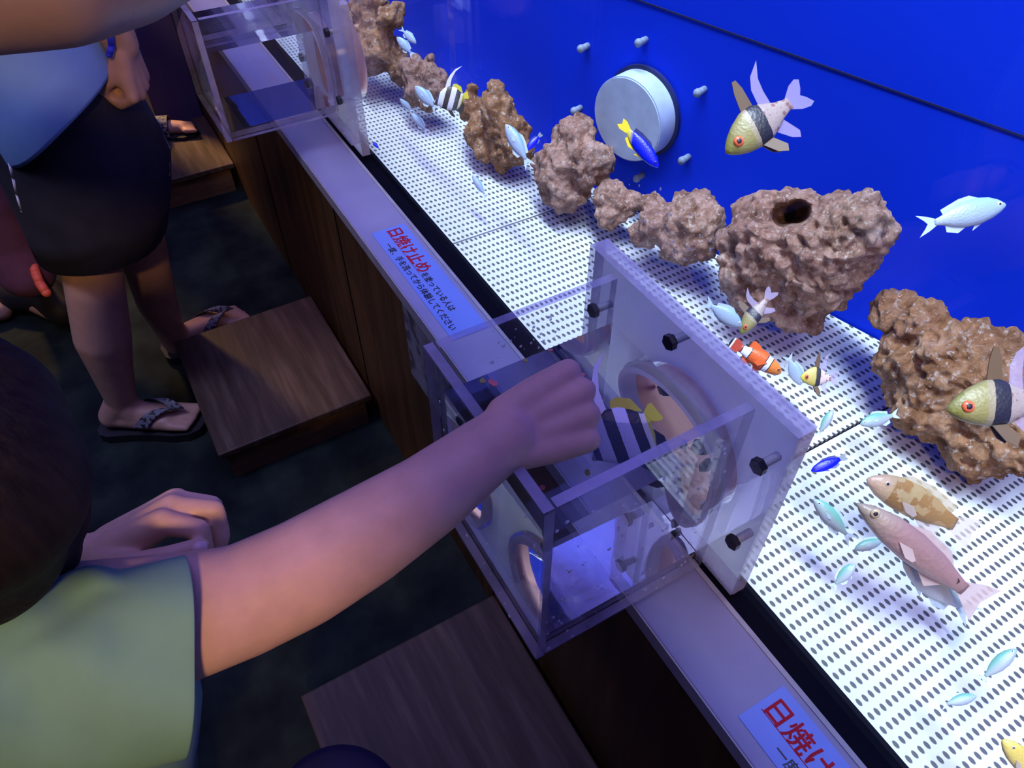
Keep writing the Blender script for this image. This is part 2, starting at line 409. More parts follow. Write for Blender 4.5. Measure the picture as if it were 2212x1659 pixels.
for x, y, w in pegs:
    p = at_c(x, y, WALL_C - 0.012)
    t = thing('wall_peg', 'small grey peg on the blue wall, ' + w, 'peg', p + wn * -0.012, 'pegs around the white disc')
    bm = bmesh.new(); add_cyl(bm, p - wn * 0.012, p + wn * 0.006, 0.0052, 0.0052, 16); obj('shank', bm, M['peg'], t, True)
    bm = bmesh.new(); add_ball(bm, p + wn * 0.006, 0.0068, 2, (1, 1, 1)); obj('cap', bm, M['peg'], t, True)

# perforated floor plates
seams = [-0.88, 0.338, 0.966, 1.50, 2.15, 2.9, 4.9]
pl_lab = ['perforated white floor plate nearest the camera under the long pink fish', 'perforated white floor plate beside the front feeding box and clownfish',
          'perforated white floor plate lying beside the blue label on the ledge', 'perforated white floor plate beside the rear feeding box',
          'perforated white floor plate behind the rear feeding box', 'farthest perforated white floor plate at the tank end']
for i, (a, b) in enumerate(zip(seams, seams[1:])):
    bm = bmesh.new()
    y0, y1 = a + 0.0018, b - 0.0018
    xa, xb = min(wall_x(y0), 0.98) - 0.004, min(wall_x(y1), 0.98) - 0.004
    z = 0.597
    vs = [bm.verts.new(p) for p in [(0.4365, y0, z - 0.005), (xa, y0, z - 0.005), (xb, y1, z - 0.005), (0.4365, y1, z - 0.005), (0.4365, y0, z), (xa, y0, z), (xb, y1, z), (0.4365, y1, z)]]
    for f in [(3, 2, 1, 0), (4, 5, 6, 7), (0, 1, 5, 4), (1, 2, 6, 5), (2, 3, 7, 6), (3, 0, 4, 7)]: bm.faces.new([vs[k] for k in f])
    tag(obj('perforated_plate', bm, M['panel']), pl_lab[i], 'floor plate', 'perforated floor plates in the tank')

# ------------------------------------------------------------------ rocks
def rock(label, blobs, c, mat, amp=0.010, voxel=0.0042, cavity=None, seed=0, group='live rocks along the back wall'):
    bm = bmesh.new()
    for px, py, rp, dc in blobs:
        p = at_c(px, py, c + dc); r = rp * depth(p) / FPX
        add_ball(bm, p, r, 3)
    me = bake(bm, voxel, 2)
    n = len(me.vertices); co = np.empty(n * 3); no = np.empty(n * 3)
    me.vertices.foreach_get('co', co); me.vertices.foreach_get('normal', no)
    co = co.reshape(-1, 3); no = no.reshape(-1, 3); out = co.copy()
    off = V((seed * 7.3, seed * 3.1, seed * 1.7))
    for i in range(n):
        p = V(co[i]); q = p + off
        d = amp * 1.5 * (noise.fractal(q * 14, 1.0, 2.0, 3))
        d += amp * 0.8 * (noise.noise(q * 48))
        vd = noise.voronoi(q * 42)[0]
        d += amp * 0.9 * (0.32 - vd[0])
        d += amp * 0.5 * noise.noise(q * 110) + amp * 0.75 * (0.3 - noise.voronoi(q * 80)[0][0])
        out[i] = co[i] + no[i] * d
    if cavity:
        for px, py, rp, dep in cavity:
            cp = at_c(px, py, c - 0.05); dirv = ray(px, py)
            for i in range(n):
                v = V(out[i]) - CAM; t = v.dot(dirv); lat = (v - dirv * t).length; rr = rp * t / FPX
                if lat < rr and V(no[i]).dot(dirv) < 0.2:
                    out[i] = V(out[i]) + dirv * dep * (1 - (lat / rr) ** 4)
    low = out[:, 2] < 0.598; out[low, 2] = 0.598
    bx = np.array([wall_x(y) for y in out[:, 1]]) - 0.002; out[:, 0] = np.minimum(out[:, 0], bx)
    ctr = V((float(co[:, 0].mean()), float(co[:, 1].mean()), 0.597))
    me.vertices.foreach_set('co', (out - np.array(ctr)).ravel()); me.update()
    o = mesh_obj('live_rock', me, mat); o.location = ctr
    return tag(o, label, 'rock', group)
rock('biggest pinkish brown rock with a dark round hole', [(1690, 520, 115, 0), (1800, 520, 105, 0), (1620, 570, 75, -0.02), (1850, 480, 75, 0), (1700, 460, 60, 0), (1760, 600, 95, 0), (1650, 630, 75, -0.02), (1730, 660, 62, -0.01), (1575, 610, 30, -0.03), (1880, 500, 50, 0), (1600, 540, 55, -0.01)],
     0.885, M['rock'], 0.0095, 0.0028, [(1722, 460, 27, 0.09), (1692, 466, 24, 0.08)], 1)
rock('orange brown rock slab sloping to the right edge', [(1925, 670, 48, 0.03), (2000, 700, 62, 0.02), (1960, 780, 70, 0.0), (2080, 780, 90, 0.0), (2160, 860, 100, -0.01), (2020, 870, 90, -0.02), (2120, 960, 80, -0.03), (1945, 840, 45, -0.02), (2200, 960, 70, -0.03), (2100, 1000, 45, -0.035), (2150, 770, 50, 0.01), (2260, 900, 90, -0.01)],
     0.865, M['rock_warm'], 0.0085, 0.0028, None, 2)
rock('low lumpy rock left of the biggest rock', [(1490, 470, 66, 0), (1530, 480, 42, 0), (1430, 480, 50, -0.01), (1405, 440, 32, 0), (1390, 500, 36, -0.02), (1470, 530, 48, -0.02), (1520, 520, 40, -0.01)], 0.90, M['rock'], 0.008, 0.0042, None, 3)
rock('small rock wedged between two lumpy rocks', [(1318, 425, 36, 0), (1345, 450, 34, 0), (1315, 470, 32, -0.02), (1370, 440, 22, 0.01)], 0.90, M['rock'], 0.007, 0.004, None, 4)
rock('stacked two tier rock left of the white disc', [(1245, 295, 48, 0.02), (1215, 290, 25, 0.02), (1225, 370, 72, 0), (1265, 355, 55, 0.0), (1190, 350, 36, 0.0), (1300, 350, 28, 0.03), (1215, 410, 46, -0.02), (1240, 425, 28, -0.02)], 0.90, M['rock'], 0.009, 0.0042, None, 5)
rock('tall pointed rock with a second peak behind', [(1068, 200, 28, 0.01), (1075, 235, 45, 0.01), (1095, 285, 52, 0.01), (1020, 195, 18, 0.03), (1022, 235, 30, 0.02), (1040, 290, 42, 0), (1110, 320, 42, 0), (1050, 325, 32, -0.01), (1085, 345, 28, -0.01)], 0.905, M['rock_warm'], 0.008, 0.0046, None, 6)
rock('pinkish rock behind the large striped fish', [(930, 135, 20, 0.01), (900, 165, 40, 0.0), (940, 175, 38, 0.01), (905, 200, 34, -0.01), (925, 220, 22, -0.01)], 0.925, M['rock'], 0.008, 0.0048, None, 7)
rock('large brown rock far along the back wall', [(800, 20, 40, 0.02), (845, 40, 32, 0.01), (800, 70, 48, 0.0), (770, 40, 24, 0.02), (830, 110, 52, 0.0), (800, 130, 34, -0.01), (860, 150, 32, 0.0), (775, 100, 30, 0)], 0.945, M['rock_warm'], 0.010, 0.006, None, 8)
rock('farthest brown rock beside the rear feeding box', [(725, 30, 32, 0.0), (735, 70, 30, -0.01), (705, 0, 35, 0.01), (745, 95, 22, -0.01)], 0.975, M['rock'], 0.009, 0.006, None, 9)

# ------------------------------------------------------------------ feeding boxes
def slab(name, x0, x1, y0, y1, z0, z1, parent, thin_axis, bevel=0.0012):
    bm = bmesh.new(); add_box(bm, x0, x1, y0, y1, z0, z1, 0)
    bm.normal_update()
    for f in bm.faces: f.material_index = 0 if abs(f.normal[thin_axis]) > 0.9 else 1
    if bevel: bmesh.ops.bevel(bm, geom=list(bm.edges), offset=bevel, segments=2, affect='EDGES')
    return obj(name, bm, [M['acrylic'], M['acrylic_edge']], parent)
def holed_slab(name, x0, x1, y0, y1, z0, z1, hy, hz, hr, mats, parent, n=64, back=0):
    # square-cornered slab with a round opening; outline points go round the rectangle in step with the circle
    outer, inner = [], []
    for k in range(n):
        a = 2 * math.pi * (k + 0.5) / n; c, s = math.cos(a), math.sin(a)
        ty = ((y1 - hy) / c if c > 0 else (y0 - hy) / c) if abs(c) > 1e-6 else 1e9
        tz = ((z1 - hz) / s if s > 0 else (z0 - hz) / s) if abs(s) > 1e-6 else 1e9
        t = min(ty, tz); outer.append([hy + c * t, hz + s * t]); inner.append((hy + c * hr, hz + s * hr))
    for cy, cz in ((y0, z0), (y0, z1), (y1, z0), (y1, z1)):
        k = min(range(n), key=lambda i: (outer[i][0] - cy) ** 2 + (outer[i][1] - cz) ** 2); outer[k] = [cy, cz]
    bm = bmesh.new()
    L = [[bm.verts.new((x, y, z)) for y, z in ring] for x in (x0, x1) for ring in (outer, inner)]
    for k in range(n):
        j = (k + 1) % n
        for q, mi in (((L[0][k], L[0][j], L[1][j], L[1][k]), 0), ((L[2][j], L[2][k], L[3][k], L[3][j]), back), ((L[0][j], L[0][k], L[2][k], L[2][j]), 1), ((L[1][k], L[1][j], L[3][j], L[3][k]), 1)):
            f = bm.faces.new(q); f.material_index = mi
    bmesh.ops.recalc_face_normals(bm, faces=list(bm.faces))
    return obj(name, bm, mats, parent)
BX0, BX1, BY0, BY1, BZ0, BZ1, TH = 0.178, 0.389, 0.262, 0.4735, 0.637, 0.895, 0.012
HY, HZ, HR = 0.352, 0.752, 0.080
bolts_yz = [(0.372, 0.884), (0.239, 0.845), (0.235, 0.727), (0.492, 0.832), (0.492, 0.727), (0.365, 0.662)]
DY2 = 1.318 - BY0
for ya, yb, hy in ((-0.9, 0.9, HY), (0.901, 5.0, HY + DY2)):
    holed_slab('front_pane', 0.4265, 0.4345, ya, yb, 0.601, 1.32, hy, HZ, HR + 0.001, [M['pane'], M['pane']], tank, 96)
def feeding_box(label, dz=0.0):
    t = thing('feeding_box', label, 'acrylic box', ((BX0 + BX1) / 2, (BY0 + BY1) / 2, BZ0), 'clear feeding boxes bolted to the tank pane')
    z0 = BZ0 + dz
    slab('front_wall', BX0, BX0 + TH, BY0, BY1, z0, BZ1, t, 0)
    slab('side_wall', BX0 + TH, BX1, BY0, BY0 + TH, z0, BZ1, t, 1)
    slab('side_wall', BX0 + TH, BX1, BY1 - TH, BY1, z0, BZ1, t, 1)
    slab('bottom', BX0 + TH, BX1, BY0 + TH, BY1 - TH, z0, z0 + TH, t, 2)
    holed_slab('flange', 0.389, 0.409, 0.217, 0.513, 0.645, 0.904, HY, HZ, HR + 0.004, [M['acrylic'], M['acrylic_edge']], t)
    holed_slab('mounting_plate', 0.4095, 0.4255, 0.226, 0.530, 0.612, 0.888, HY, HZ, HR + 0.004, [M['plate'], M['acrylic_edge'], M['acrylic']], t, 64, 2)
    bm = bmesh.new()
    n = 64; rings = []
    for x, r in ((0.3815, HR), (0.399, HR), (0.399, HR - 0.009), (0.3815, HR - 0.009)):
        rings.append([(x, HY + r * math.cos(2 * math.pi * k / n), HZ + r * math.sin(2 * math.pi * k / n)) for k in range(n)])
    rings.append(rings[0])
    obj('port_sleeve', loft(rings, True, False, False), M['ring'], t, True)
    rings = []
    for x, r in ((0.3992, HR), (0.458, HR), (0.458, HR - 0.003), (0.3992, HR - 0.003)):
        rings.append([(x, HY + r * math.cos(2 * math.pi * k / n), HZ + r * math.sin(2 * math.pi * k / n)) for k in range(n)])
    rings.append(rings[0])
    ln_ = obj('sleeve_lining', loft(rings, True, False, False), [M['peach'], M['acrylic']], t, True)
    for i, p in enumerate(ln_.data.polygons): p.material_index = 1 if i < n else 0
    for ang, xx in ((-0.62, 0.436), (-1.75, 0.430)):  # solid stand-ins for the bolt heads and threads reflected in the port
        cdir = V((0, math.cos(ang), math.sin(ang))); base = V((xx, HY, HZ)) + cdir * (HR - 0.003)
        bm = bmesh.new(); add_cyl(bm, base, base - cdir * 0.008, 0.0105, 0.0105, 6); nu = obj('reflected_bolt', bm, M['bolt'], t)
        bm = bmesh.new(); add_cyl(bm, base + V((-0.014, 0.012, 0)) + cdir * 0.001, base + V((-0.014, 0.012, 0)) - cdir * 0.010, 0.004, 0.004, 12); obj('reflected_thread', bm, M['thread'], t)
    for y, z in bolts_yz:
        if dz and z < 0.70: continue
        bm = bmesh.new(); add_cyl(bm, (0.382, y, z), (0.3888, y, z), 0.0085, 0.0085, 6)
        es = list(bm.edges); bmesh.ops.bevel(bm, geom=es, offset=0.0006, segments=1, affect='EDGES')
        h = obj('bolt', bm, M['bolt'], t)
        bm = bmesh.new()
        for k in range(9): add_cyl(bm, (0.389 + k * 0.0022, y, z), (0.3901 + k * 0.0022, y, z), 0.0040, 0.0046, 12); add_cyl(bm, (0.3901 + k * 0.0022, y, z), (0.3912 + k * 0.0022, y, z), 0.0046, 0.0040, 12)
        obj('thread', bm, M['thread'], h)
    return t
box1 = feeding_box('clear acrylic feeding box in front with a hand reaching in')
WL = 0.838
def water(label, z0, dy, parent=None):
    bm = bmesh.new(); g = 0.0008
    add_box(bm, BX0 + TH + g, BX1 - g, BY0 + TH + g + dy, BY1 - TH - g + dy, z0 + TH + g, WL)
    bm.normal_update(); bmesh.ops.delete(bm, geom=[f for f in bm.faces if f.normal.x > 0.9], context='FACES_ONLY')   # open to the tank water through the port
    o = obj('water', bm, M['water'])
    return tag(o, label, 'water')
water('clear water filling the front feeding box around the striped fish', BZ0, 0)
box2 = feeding_box('clear acrylic feeding box farther along beside the blue shirted person', 0.05)
box2.location.y += DY2
water('clear water in the farther feeding box', BZ0 + 0.05, DY2)

# droplets on the walls of the front box and on the tank pane
def drops(name, label, fn, count, r0, r1, squash, cat):
    bm = bmesh.new()
    for _ in range(count):
        p, ax = fn(); r = random.uniform(r0, r1)
        s = [1, 1, 1.3]; s[ax] = squash
        add_ball(bm, p, r, 1, s)
    return tag(obj(name, bm, M['drop'], None, True), label, cat, None, 'stuff')
def on_pane():
    while True:
        x = random.gauss(1440, 60); y = 480 + (x - 1400) * 0.6 + random.gauss(0, 45)
        p = at_x(x, y, 0.4262)
        if p.z > 0.93 or p.y > 0.53: return p, 0
drops('pane_droplets', 'water droplets splashed on the tank pane above the front feeding box', on_pane, 46, 0.0004, 0.0016, 0.3, 'droplets')
def on_box():
    if random.random() < 0.6: return V((random.uniform(BX0 + 0.01, BX1 - 0.01), BY0 - 0.0002, random.uniform(BZ0 + 0.004, BZ1 - 0.02))), 1
    if random.random() < 0.5: return V((random.uniform(BX0 + 0.06, BX1 - 0.07), BY1 - TH - 0.0002, random.uniform(WL + 0.005, BZ1 - 0.004))), 1
    return V((BX0 - 0.0002, random.uniform(BY0 + 0.01, BY1 - 0.01), random.uniform(BZ0 + 0.004, BZ1 - 0.02))), 0
drops('box_droplets', 'water droplets clinging to the walls of the front feeding box', on_box, 130, 0.0006, 0.0022, 0.35, 'droplets')
def flake(px, py, cols, label, s=0.004):
    p = at_z(px, py, WL + 0.0009)
    bm = bmesh.new()
    for k in range(2):
        q = p + V((random.uniform(-s, s) * 0.6, random.uniform(-s, s) * 0.6, 0.0004 * k))
        n = 7; ring = [(q.x + s * random.uniform(0.6, 1.1) * math.cos(2 * math.pi * i / n), q.y + s * random.uniform(0.6, 1.1) * math.sin(2 * math.pi * i / n), q.z) for i in range(n)]
        top = [(x, y, z + 0.0005) for x, y, z in ring]
        b2 = bmesh.new(); vs, _, fs = loft([ring, top]); vv = [bm.verts.new(v) for v in vs]
        for f in fs: bm.faces.new([vv[i] for i in f])
        b2.free()
    return tag(obj('food_flake', bm, cols), label, 'fish food', 'food flakes floating in the front box')
M['flake_red'] = plain('red_flake', (0.65, 0.16, 0.14), 0.6); M['flake_green'] = plain('green_flake', (0.32, 0.32, 0.06), 0.6); M['flake_brown'] = plain('brown_flake', (0.30, 0.13, 0.04), 0.6)
flake(1068, 825, M['flake_red'], 'red food flake floating near the front box corner')
flake(1045, 825, M['flake_green'], 'green food flake beside a red flake near the box corner', 0.0034)
flake(1190, 757, M['flake_red'], 'tiny red food flake floating beyond the fist near the far box wall', 0.0018)
flake(1137, 779, M['flake_green'], 'small green food flake between the fist and far box wall', 0.0024)
flake(1258, 808, M['flake_red'], 'red food flake floating just past the knuckles', 0.0026)
flake(1268, 1022, M['flake_green'], 'green food flake floating below the striped fish', 0.003)
flake(1170, 1053, M['flake_red'], 'red food flake floating under the wrist', 0.0028)

# ------------------------------------------------------------------ labels on the ledge
def sign(label, y0, y1, off):
    t = thing('ledge_label', label, 'label', (0.349, (y0 + y1) / 2, 0.6262), 'pale blue sunscreen labels on the ledge')
    bm = bmesh.new(); add_box(bm, 0.3205, 0.379, y1, y0, 0.6262, 0.6270); obj('sheet', bm, M['paper'], t)
    rot = Matrix(((0, 1, 0), (-1, 0, 0), (0, 0, 1))).to_4x4()
    def put(s, size, x, y, mat, name, width=None, bold=0.0):
        me = text_mesh(s, size, 0.00015, bold)
        if not me.vertices: return
        xs = [v.co.x for v in me.vertices]; w = max(xs) - min(xs)
        sx = width / w if width else 1
        me.transform(Matrix.Translation((x, y, 0.6272)) @ rot @ Matrix.Diagonal((sx, 1, 1, 1)) @ Matrix.Translation((-min(xs), 0, 0)))
        mesh_obj(name, me, mat, t)
    put('日焼け止め', 0.0275, 0.3465, y0 - 0.008 + off, M['red_ink'], 'red_lettering', 0.127, 0.0005)
    put('を塗っている人は', 0.0135, 0.3455, y0 - 0.138 + off, M['black_ink'], 'black_lettering', 0.102, 0.00022)
    put('一度、手を洗ってから体験してください', 0.0135, 0.3275, y0 - 0.040 + off, M['black_ink'], 'black_lettering', 0.238, 0.00022)
    bm = bmesh.new(); add_box(bm, 0.3442, 0.3450, y0 - 0.135 + off, y0 - 0.006 + off, 0.6271, 0.6274); obj('underline', bm, M['red_ink'], t)
sign('pale blue label with red Japanese heading on ledge behind front box', 1.022, 0.725, 0)
sign('pale blue label with red Japanese heading at the bottom picture edge', 0.122, -0.175, 0)
nt_ = boxobj('paper_notice', 0.3155, 0.3170, 0.74, 0.905, 0.40, 0.585, M['notice'])
tag(nt_, 'grey paper notice stuck on the counter front below the label', 'notice')

# ------------------------------------------------------------------ stools
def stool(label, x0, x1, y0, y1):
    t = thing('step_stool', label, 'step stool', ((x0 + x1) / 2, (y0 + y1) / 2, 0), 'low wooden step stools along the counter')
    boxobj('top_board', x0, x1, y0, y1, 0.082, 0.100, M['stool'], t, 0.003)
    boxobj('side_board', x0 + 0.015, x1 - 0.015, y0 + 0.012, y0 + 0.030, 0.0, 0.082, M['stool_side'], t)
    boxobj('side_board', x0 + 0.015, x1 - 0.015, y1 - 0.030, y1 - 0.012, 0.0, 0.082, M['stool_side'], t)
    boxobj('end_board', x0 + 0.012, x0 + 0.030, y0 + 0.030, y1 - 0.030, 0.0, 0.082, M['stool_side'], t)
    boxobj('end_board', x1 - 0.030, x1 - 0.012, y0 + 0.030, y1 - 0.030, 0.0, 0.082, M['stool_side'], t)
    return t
stool('low wooden step stool touched by the sandalled toes', -0.044, 0.305, 1.168, 1.570)
stool('low wooden step stool nearest the camera under the reaching arm', -0.062, 0.305, 0.195, 0.597)
stool('low wooden step stool farthest away, lit orange, under the rear box', -0.05, 0.315, 2.31, 2.67)

# ------------------------------------------------------------------ hands and figures
def rot_about(v, axis, a): return Matrix.Rotation(a, 3, axis) @ v
def hand_chains(wrist, f, n, L, left=False, curl=(0.9, 1.2, 0.6), curls=None, thumb=(0.35, 0.25), r_w=None, spread=0.05, tside=0.62):
    f = V(f).normalized(); n = V(n); n = (n - f * n.dot(f)).normalized()
    s = f.cross(n) if left else n.cross(f)
    ch = []; kn = []
    rb = 0.058 * L if r_w is None else r_w
    side = [0.20, 0.07, -0.065, -0.19]; fwd = [0.50, 0.53, 0.50, 0.45]; ln = [0.42, 0.47, 0.43, 0.34]; rad = [0.057, 0.060, 0.056, 0.049]
    tips = []
    for i in range(4):
        b = wrist + s * (side[i] * 0.55 * L) + f * (0.06 * L)
        k = wrist + s * (side[i] * L) + f * (fwd[i] * L) + n * (0.02 * L if i in (1, 2) else 0.0)
        ch.append([(b, 0.105 * L), ((b + k) / 2 - n * 0.012 * L, 0.100 * L), (k, 0.076 * L)])
        c = curls[i] if curls else curl
        d = (f + s * (spread * (1.5 - i))).normalized(); ax = s if True else s
        pts = [(k, 0.066 * L)]; p = k; a = 0
        for seg, cc, rr in zip((0.46, 0.30, 0.24), c, (1.0, 0.92, 0.82)):
            a += cc
            dd = d * math.cos(a) - n * math.sin(a)
            p = p + dd * (ln[i] * seg * L); pts.append((p, rad[i] * rr * L))
        ch.append(pts); tips.append((p, dd))
    tb = wrist + s * ((0.08 + 0.145 * tside) * L) + f * (0.12 * L) - n * 0.03 * L
    d1 = (f * 0.72 + s * tside - n * thumb[0]).normalized()
    p1 = tb + d1 * 0.26 * L
    d2 = (f * 0.95 + s * 0.10 - n * (thumb[0] + thumb[1])).normalized(); p2 = p1 + d2 * 0.20 * L
    d3 = (f * 0.95 - s * 0.15 - n * (thumb[0] + thumb[1])).normalized(); p3 = p2 + d3 * 0.15 * L
    ch.append([(wrist + s * 0.05 * L, 0.09 * L), (tb, 0.095 * L), (p1, 0.075 * L), (p2, 0.062 * L), (p3, 0.05 * L)])
    ch.append([(wrist + s * 0.06 * L, 0.10 * L), (wrist + f * 0.18 * L - s * 0.06 * L, 0.10 * L)])
    return ch, tips, (p3, d3, n, s)
def body(name, chains, voxel, mats, parent, ells=(), smooth=6):
    bm = bmesh.new()
    for c in chains: chain(bm, [(V(p), r) for p, r in c])
    for p, r, sc in ells: add_ball(bm, V(p), r, 3, sc)
    return mesh_obj(name, bake(bm, voxel, smooth), mats, parent)
def ell_ring(c, a, b, n=28, tilt=0.0, wob=0.0, ph=0.0):
    return [(c[0] + a * math.cos(t), c[1] + b * math.sin(t), c[2] + tilt * math.cos(t) + wob * math.sin(3 * t + ph)) for t in [2 * math.pi * k / n for k in range(n)]]
def head_parts(parent, hc, fwd, r, mat_skin, with_hair=True):
    s = V((-fwd.y, fwd.x, 0))
    for sg in (1, -1):
        e = hc + fwd * r * 0.86 + s * (sg * r * 0.36) + V((0, 0, 0.02 * r))
        bm = bmesh.new(); add_ball(bm, e, r * 0.13, 2); ey = obj('eye', bm, M['white'], parent, True)
        bm = bmesh.new(); add_ball(bm, e + fwd * r * 0.09, r * 0.065, 2); obj('iris', bm, M['black_ink'], ey, True)
    bm = bmesh.new(); tube(bm, [hc + fwd * r * 0.9 + s * r * 0.22 - V((0, 0, r * 0.55)), hc + fwd * r * 0.95 - V((0, 0, r * 0.57)), hc + fwd * r * 0.9 - s * r * 0.22 - V((0, 0, r * 0.55))], r * 0.05)
    obj('mouth', bm, M['red_strap'], parent, True)
def head_ells(hc, fwd, r):
    s = V((-fwd.y, fwd.x, 0))
    return [(hc, r, (0.96, 0.88, 1.12)), (hc + fwd * r * 0.25 - V((0, 0, 0.45 * r)), r * 0.7, (1, 0.95, 0.95)),
            (hc + fwd * r * 1.0 - V((0, 0, 0.2 * r)), r * 0.16, (1, 0.8, 1.3)),
            (hc + s * r * 0.88 - V((0, 0, 0.12 * r)), r * 0.2, (0.8, 0.45, 1.35)), (hc - s * r * 0.88 - V((0, 0, 0.12 * r)), r * 0.2, (0.8, 0.45, 1.35))]

# -- the child in the green shirt, right arm reaching over the box
def pa(px, py, d): return at_d(px, py, d)
child = thing('person', 'person in a green shirt reaching a bare arm into the front box', 'person', (-0.21, 0.42, 0.1))
wr = pa(1118, 928, 0.612)
arm = [(pa(60, 1400, 0.575), 0.050), (pa(400, 1331, 0.572), 0.0425), (pa(515, 1301, 0.574), 0.0388), (pa(650, 1239, 0.577), 0.0385), (pa(785, 1160, 0.582), 0.0368),
       (pa(920, 1073, 0.590), 0.0325), (pa(1035, 985, 0.602), 0.0282), (pa(1095, 940, 0.609), 0.0255), (wr, 0.019)]
hf = (pa(1235, 880, 0.628) - wr).normalized()
hand, tips, th = hand_chains(pa(1085, 945, 0.607), hf, BK * 1.0 + UPW * 0.1, 0.148, False, curls=[(1.5, 1.1, 0.5), (1.45, 1.15, 0.5), (1.45, 1.15, 0.5), (1.5, 1.1, 0.5)], thumb=(1.9, 0.2), spread=0.0, tside=0.05)
HEADC = pa(-430, 980, 0.50)
shR = pa(40, 1405, 0.575); shL = shR + V((-0.13, 0.18, 0.0)); CX = shR.x
lw = pa(182, 1213, 0.735)
lf = (RT * 0.86 + UP * 0.51).normalized()
lhand, ltips, lth = hand_chains(lw + lf * 0.01, lf, UP * 0.86 - RT * 0.51 + BK * 0.25, 0.152, True,
    curls=[(0.75, 1.25, 0.35), (0.65, 1.3, 0.4), (0.7, 1.3, 0.45), (0.85, 1.3, 0.5)], thumb=(0.25, 0.0), spread=0.06)
pelv = V((CX - 0.15, 0.43, 0.50))
chains = [arm, [(shR, 0.052), (shL, 0.052)], [(shL, 0.045), (pa(-90, 1215, 0.77), 0.036), (lw - lf * 0.06, 0.030), (lw, 0.0235)],
          [((shR + shL) / 2 + V((-0.01, 0, 0.02)), 0.045), (HEADC - V((0.01, 0, 0.05)), 0.04)],
          [(V((CX - 0.14, 0.43, 0.84)), 0.070), (pelv + V((0, 0, 0.1)), 0.075), (pelv, 0.09)],
          [(pelv + V((0, -0.06, 0)), 0.07), (pelv + V((0, -0.06, -0.22)), 0.05), (pelv + V((-0.02, -0.06, -0.44)), 0.033), (pelv + V((0.06, -0.06, -0.472)), 0.024), (pelv + V((0.11, -0.06, -0.478)), 0.02)],
          [(pelv + V((0, 0.07, 0)), 0.07), (pelv + V((0, 0.07, -0.22)), 0.05), (pelv + V((-0.02, 0.07, -0.44)), 0.033), (pelv + V((0.06, 0.07, -0.472)), 0.024), (pelv + V((0.11, 0.07, -0.478)), 0.02)]] + hand + lhand
body('body', chains, 0.0022, M['skin'], child, head_ells(HEADC, V((1, 0, 0)), 0.085), 13)
head_parts(child, HEADC, V((1, 0, 0)), 0.085, M['skin'])
bm = bmesh.new()
tp, td, tn, ts = lth
add_ball(bm, tp + ts * 0.0045 + td * 0.001, 0.0062, 2, (1, 1, 1)); obj('thumbnail', bm, M['nail'], child, True)
# hair: a long dark bob
bm = bmesh.new()
add_ball(bm, HEADC + V((-0.012, 0, 0.018)), 0.096, 3, (0.98, 0.98, 1.1))
chain(bm, [(pa(-90, 930, 0.47), 0.05), (pa(-20, 1010, 0.49), 0.043), (pa(20, 1110, 0.525), 0.042), (pa(60, 1190, 0.56), 0.030), (pa(100, 1212, 0.58), 0.016)])
chain(bm, [(pa(-95, 880, 0.52), 0.045), (pa(-20, 930, 0.53), 0.034), (pa(60, 1060, 0.555), 0.024), (pa(112, 1165, 0.58), 0.012)])
chain(bm, [(pa(-100, 1050, 0.46), 0.06), (pa(-60, 1180, 0.50), 0.045), (pa(10, 1215, 0.55), 0.018)])
mesh_obj('hair', bake(bm, 0.004, 6), M['hair'], child)
bm = bmesh.new(); chain(bm, [(pa(2, 950, 0.437), 0.005), (pa(10, 985, 0.437), 0.006), (pa(6, 1022, 0.437), 0.005)]); mesh_obj('ear', bake(bm, 0.0015, 3), M['skin'], child)
# wristband
bm = bmesh.new()
for q in (0.0, -0.012):
    c0 = lw - lf * (0.004 - q); e1 = lf.orthogonal().normalized(); e2 = lf.cross(e1)
    pts = [c0 + (e1 * math.cos(a) + e2 * math.sin(a)) * 0.0262 for a in [2 * math.pi * k / 28 for k in range(29)]]
    for a, b in zip(pts, pts[1:]): add_cyl(bm, a, b, 0.0034, 0.0034, 8)
obj('wristband', bm, M['band'], child, True)
# shirt: sleeve (open oval tube seen from the side) and torso
def sleeve_ring(px, pt, pb, d, dd, n=72, wob=0.0):
    c = at_d(px, (pt + pb) / 2, d); hh = (pb - pt) / 2 * depth(c) / FPX
    out = []; vd = (ray(px, (pt + pb) / 2) - RT * 0.12).normalized()
    for k in range(n):
        a = 2 * math.pi * k / n
        fo = 1 + 0.05 * math.sin(5 * a + px * 0.017) * (0.4 + 0.6 * abs(math.sin(px * 0.011))) - (0.10 * math.exp(-((a - 5.2 - (px - 60) * 0.0022) / 0.12) ** 2) if px < 240 else 0)
        out.append(c + UP * (hh * math.cos(a)) + vd * (dd * fo * math.sin(a)) + RT * (wob * math.sin(2 * a)))
    return out
rings = [sleeve_ring(-220, 1240, 1760, 0.575, 0.085), sleeve_ring(-130, 1242, 1745, 0.575, 0.080), sleeve_ring(-60, 1243, 1730, 0.575, 0.075), sleeve_ring(0, 1246, 1717, 0.573, 0.070), sleeve_ring(35, 1248, 1711, 0.573, 0.068), sleeve_ring(70, 1250, 1705, 0.572, 0.066), sleeve_ring(130, 1252, 1695, 0.571, 0.064), sleeve_ring(185, 1226, 1684, 0.570, 0.062),
         sleeve_ring(220, 1228, 1676, 0.570, 0.060), sleeve_ring(250, 1243, 1668, 0.570, 0.060), sleeve_ring(320, 1224, 1650, 0.570, 0.058), sleeve_ring(394, 1207, 1632, 0.570, 0.056), sleeve_ring(399, 1206, 1631, 0.570, 0.056)]
sl = obj('sleeve', loft(rings, True, True, False), M['green'], child, True); solidify(sl, 0.0022)
ss = sl.modifiers.new('sub', 'SUBSURF'); ss.levels = 1; ss.render_levels = 1
tr = []
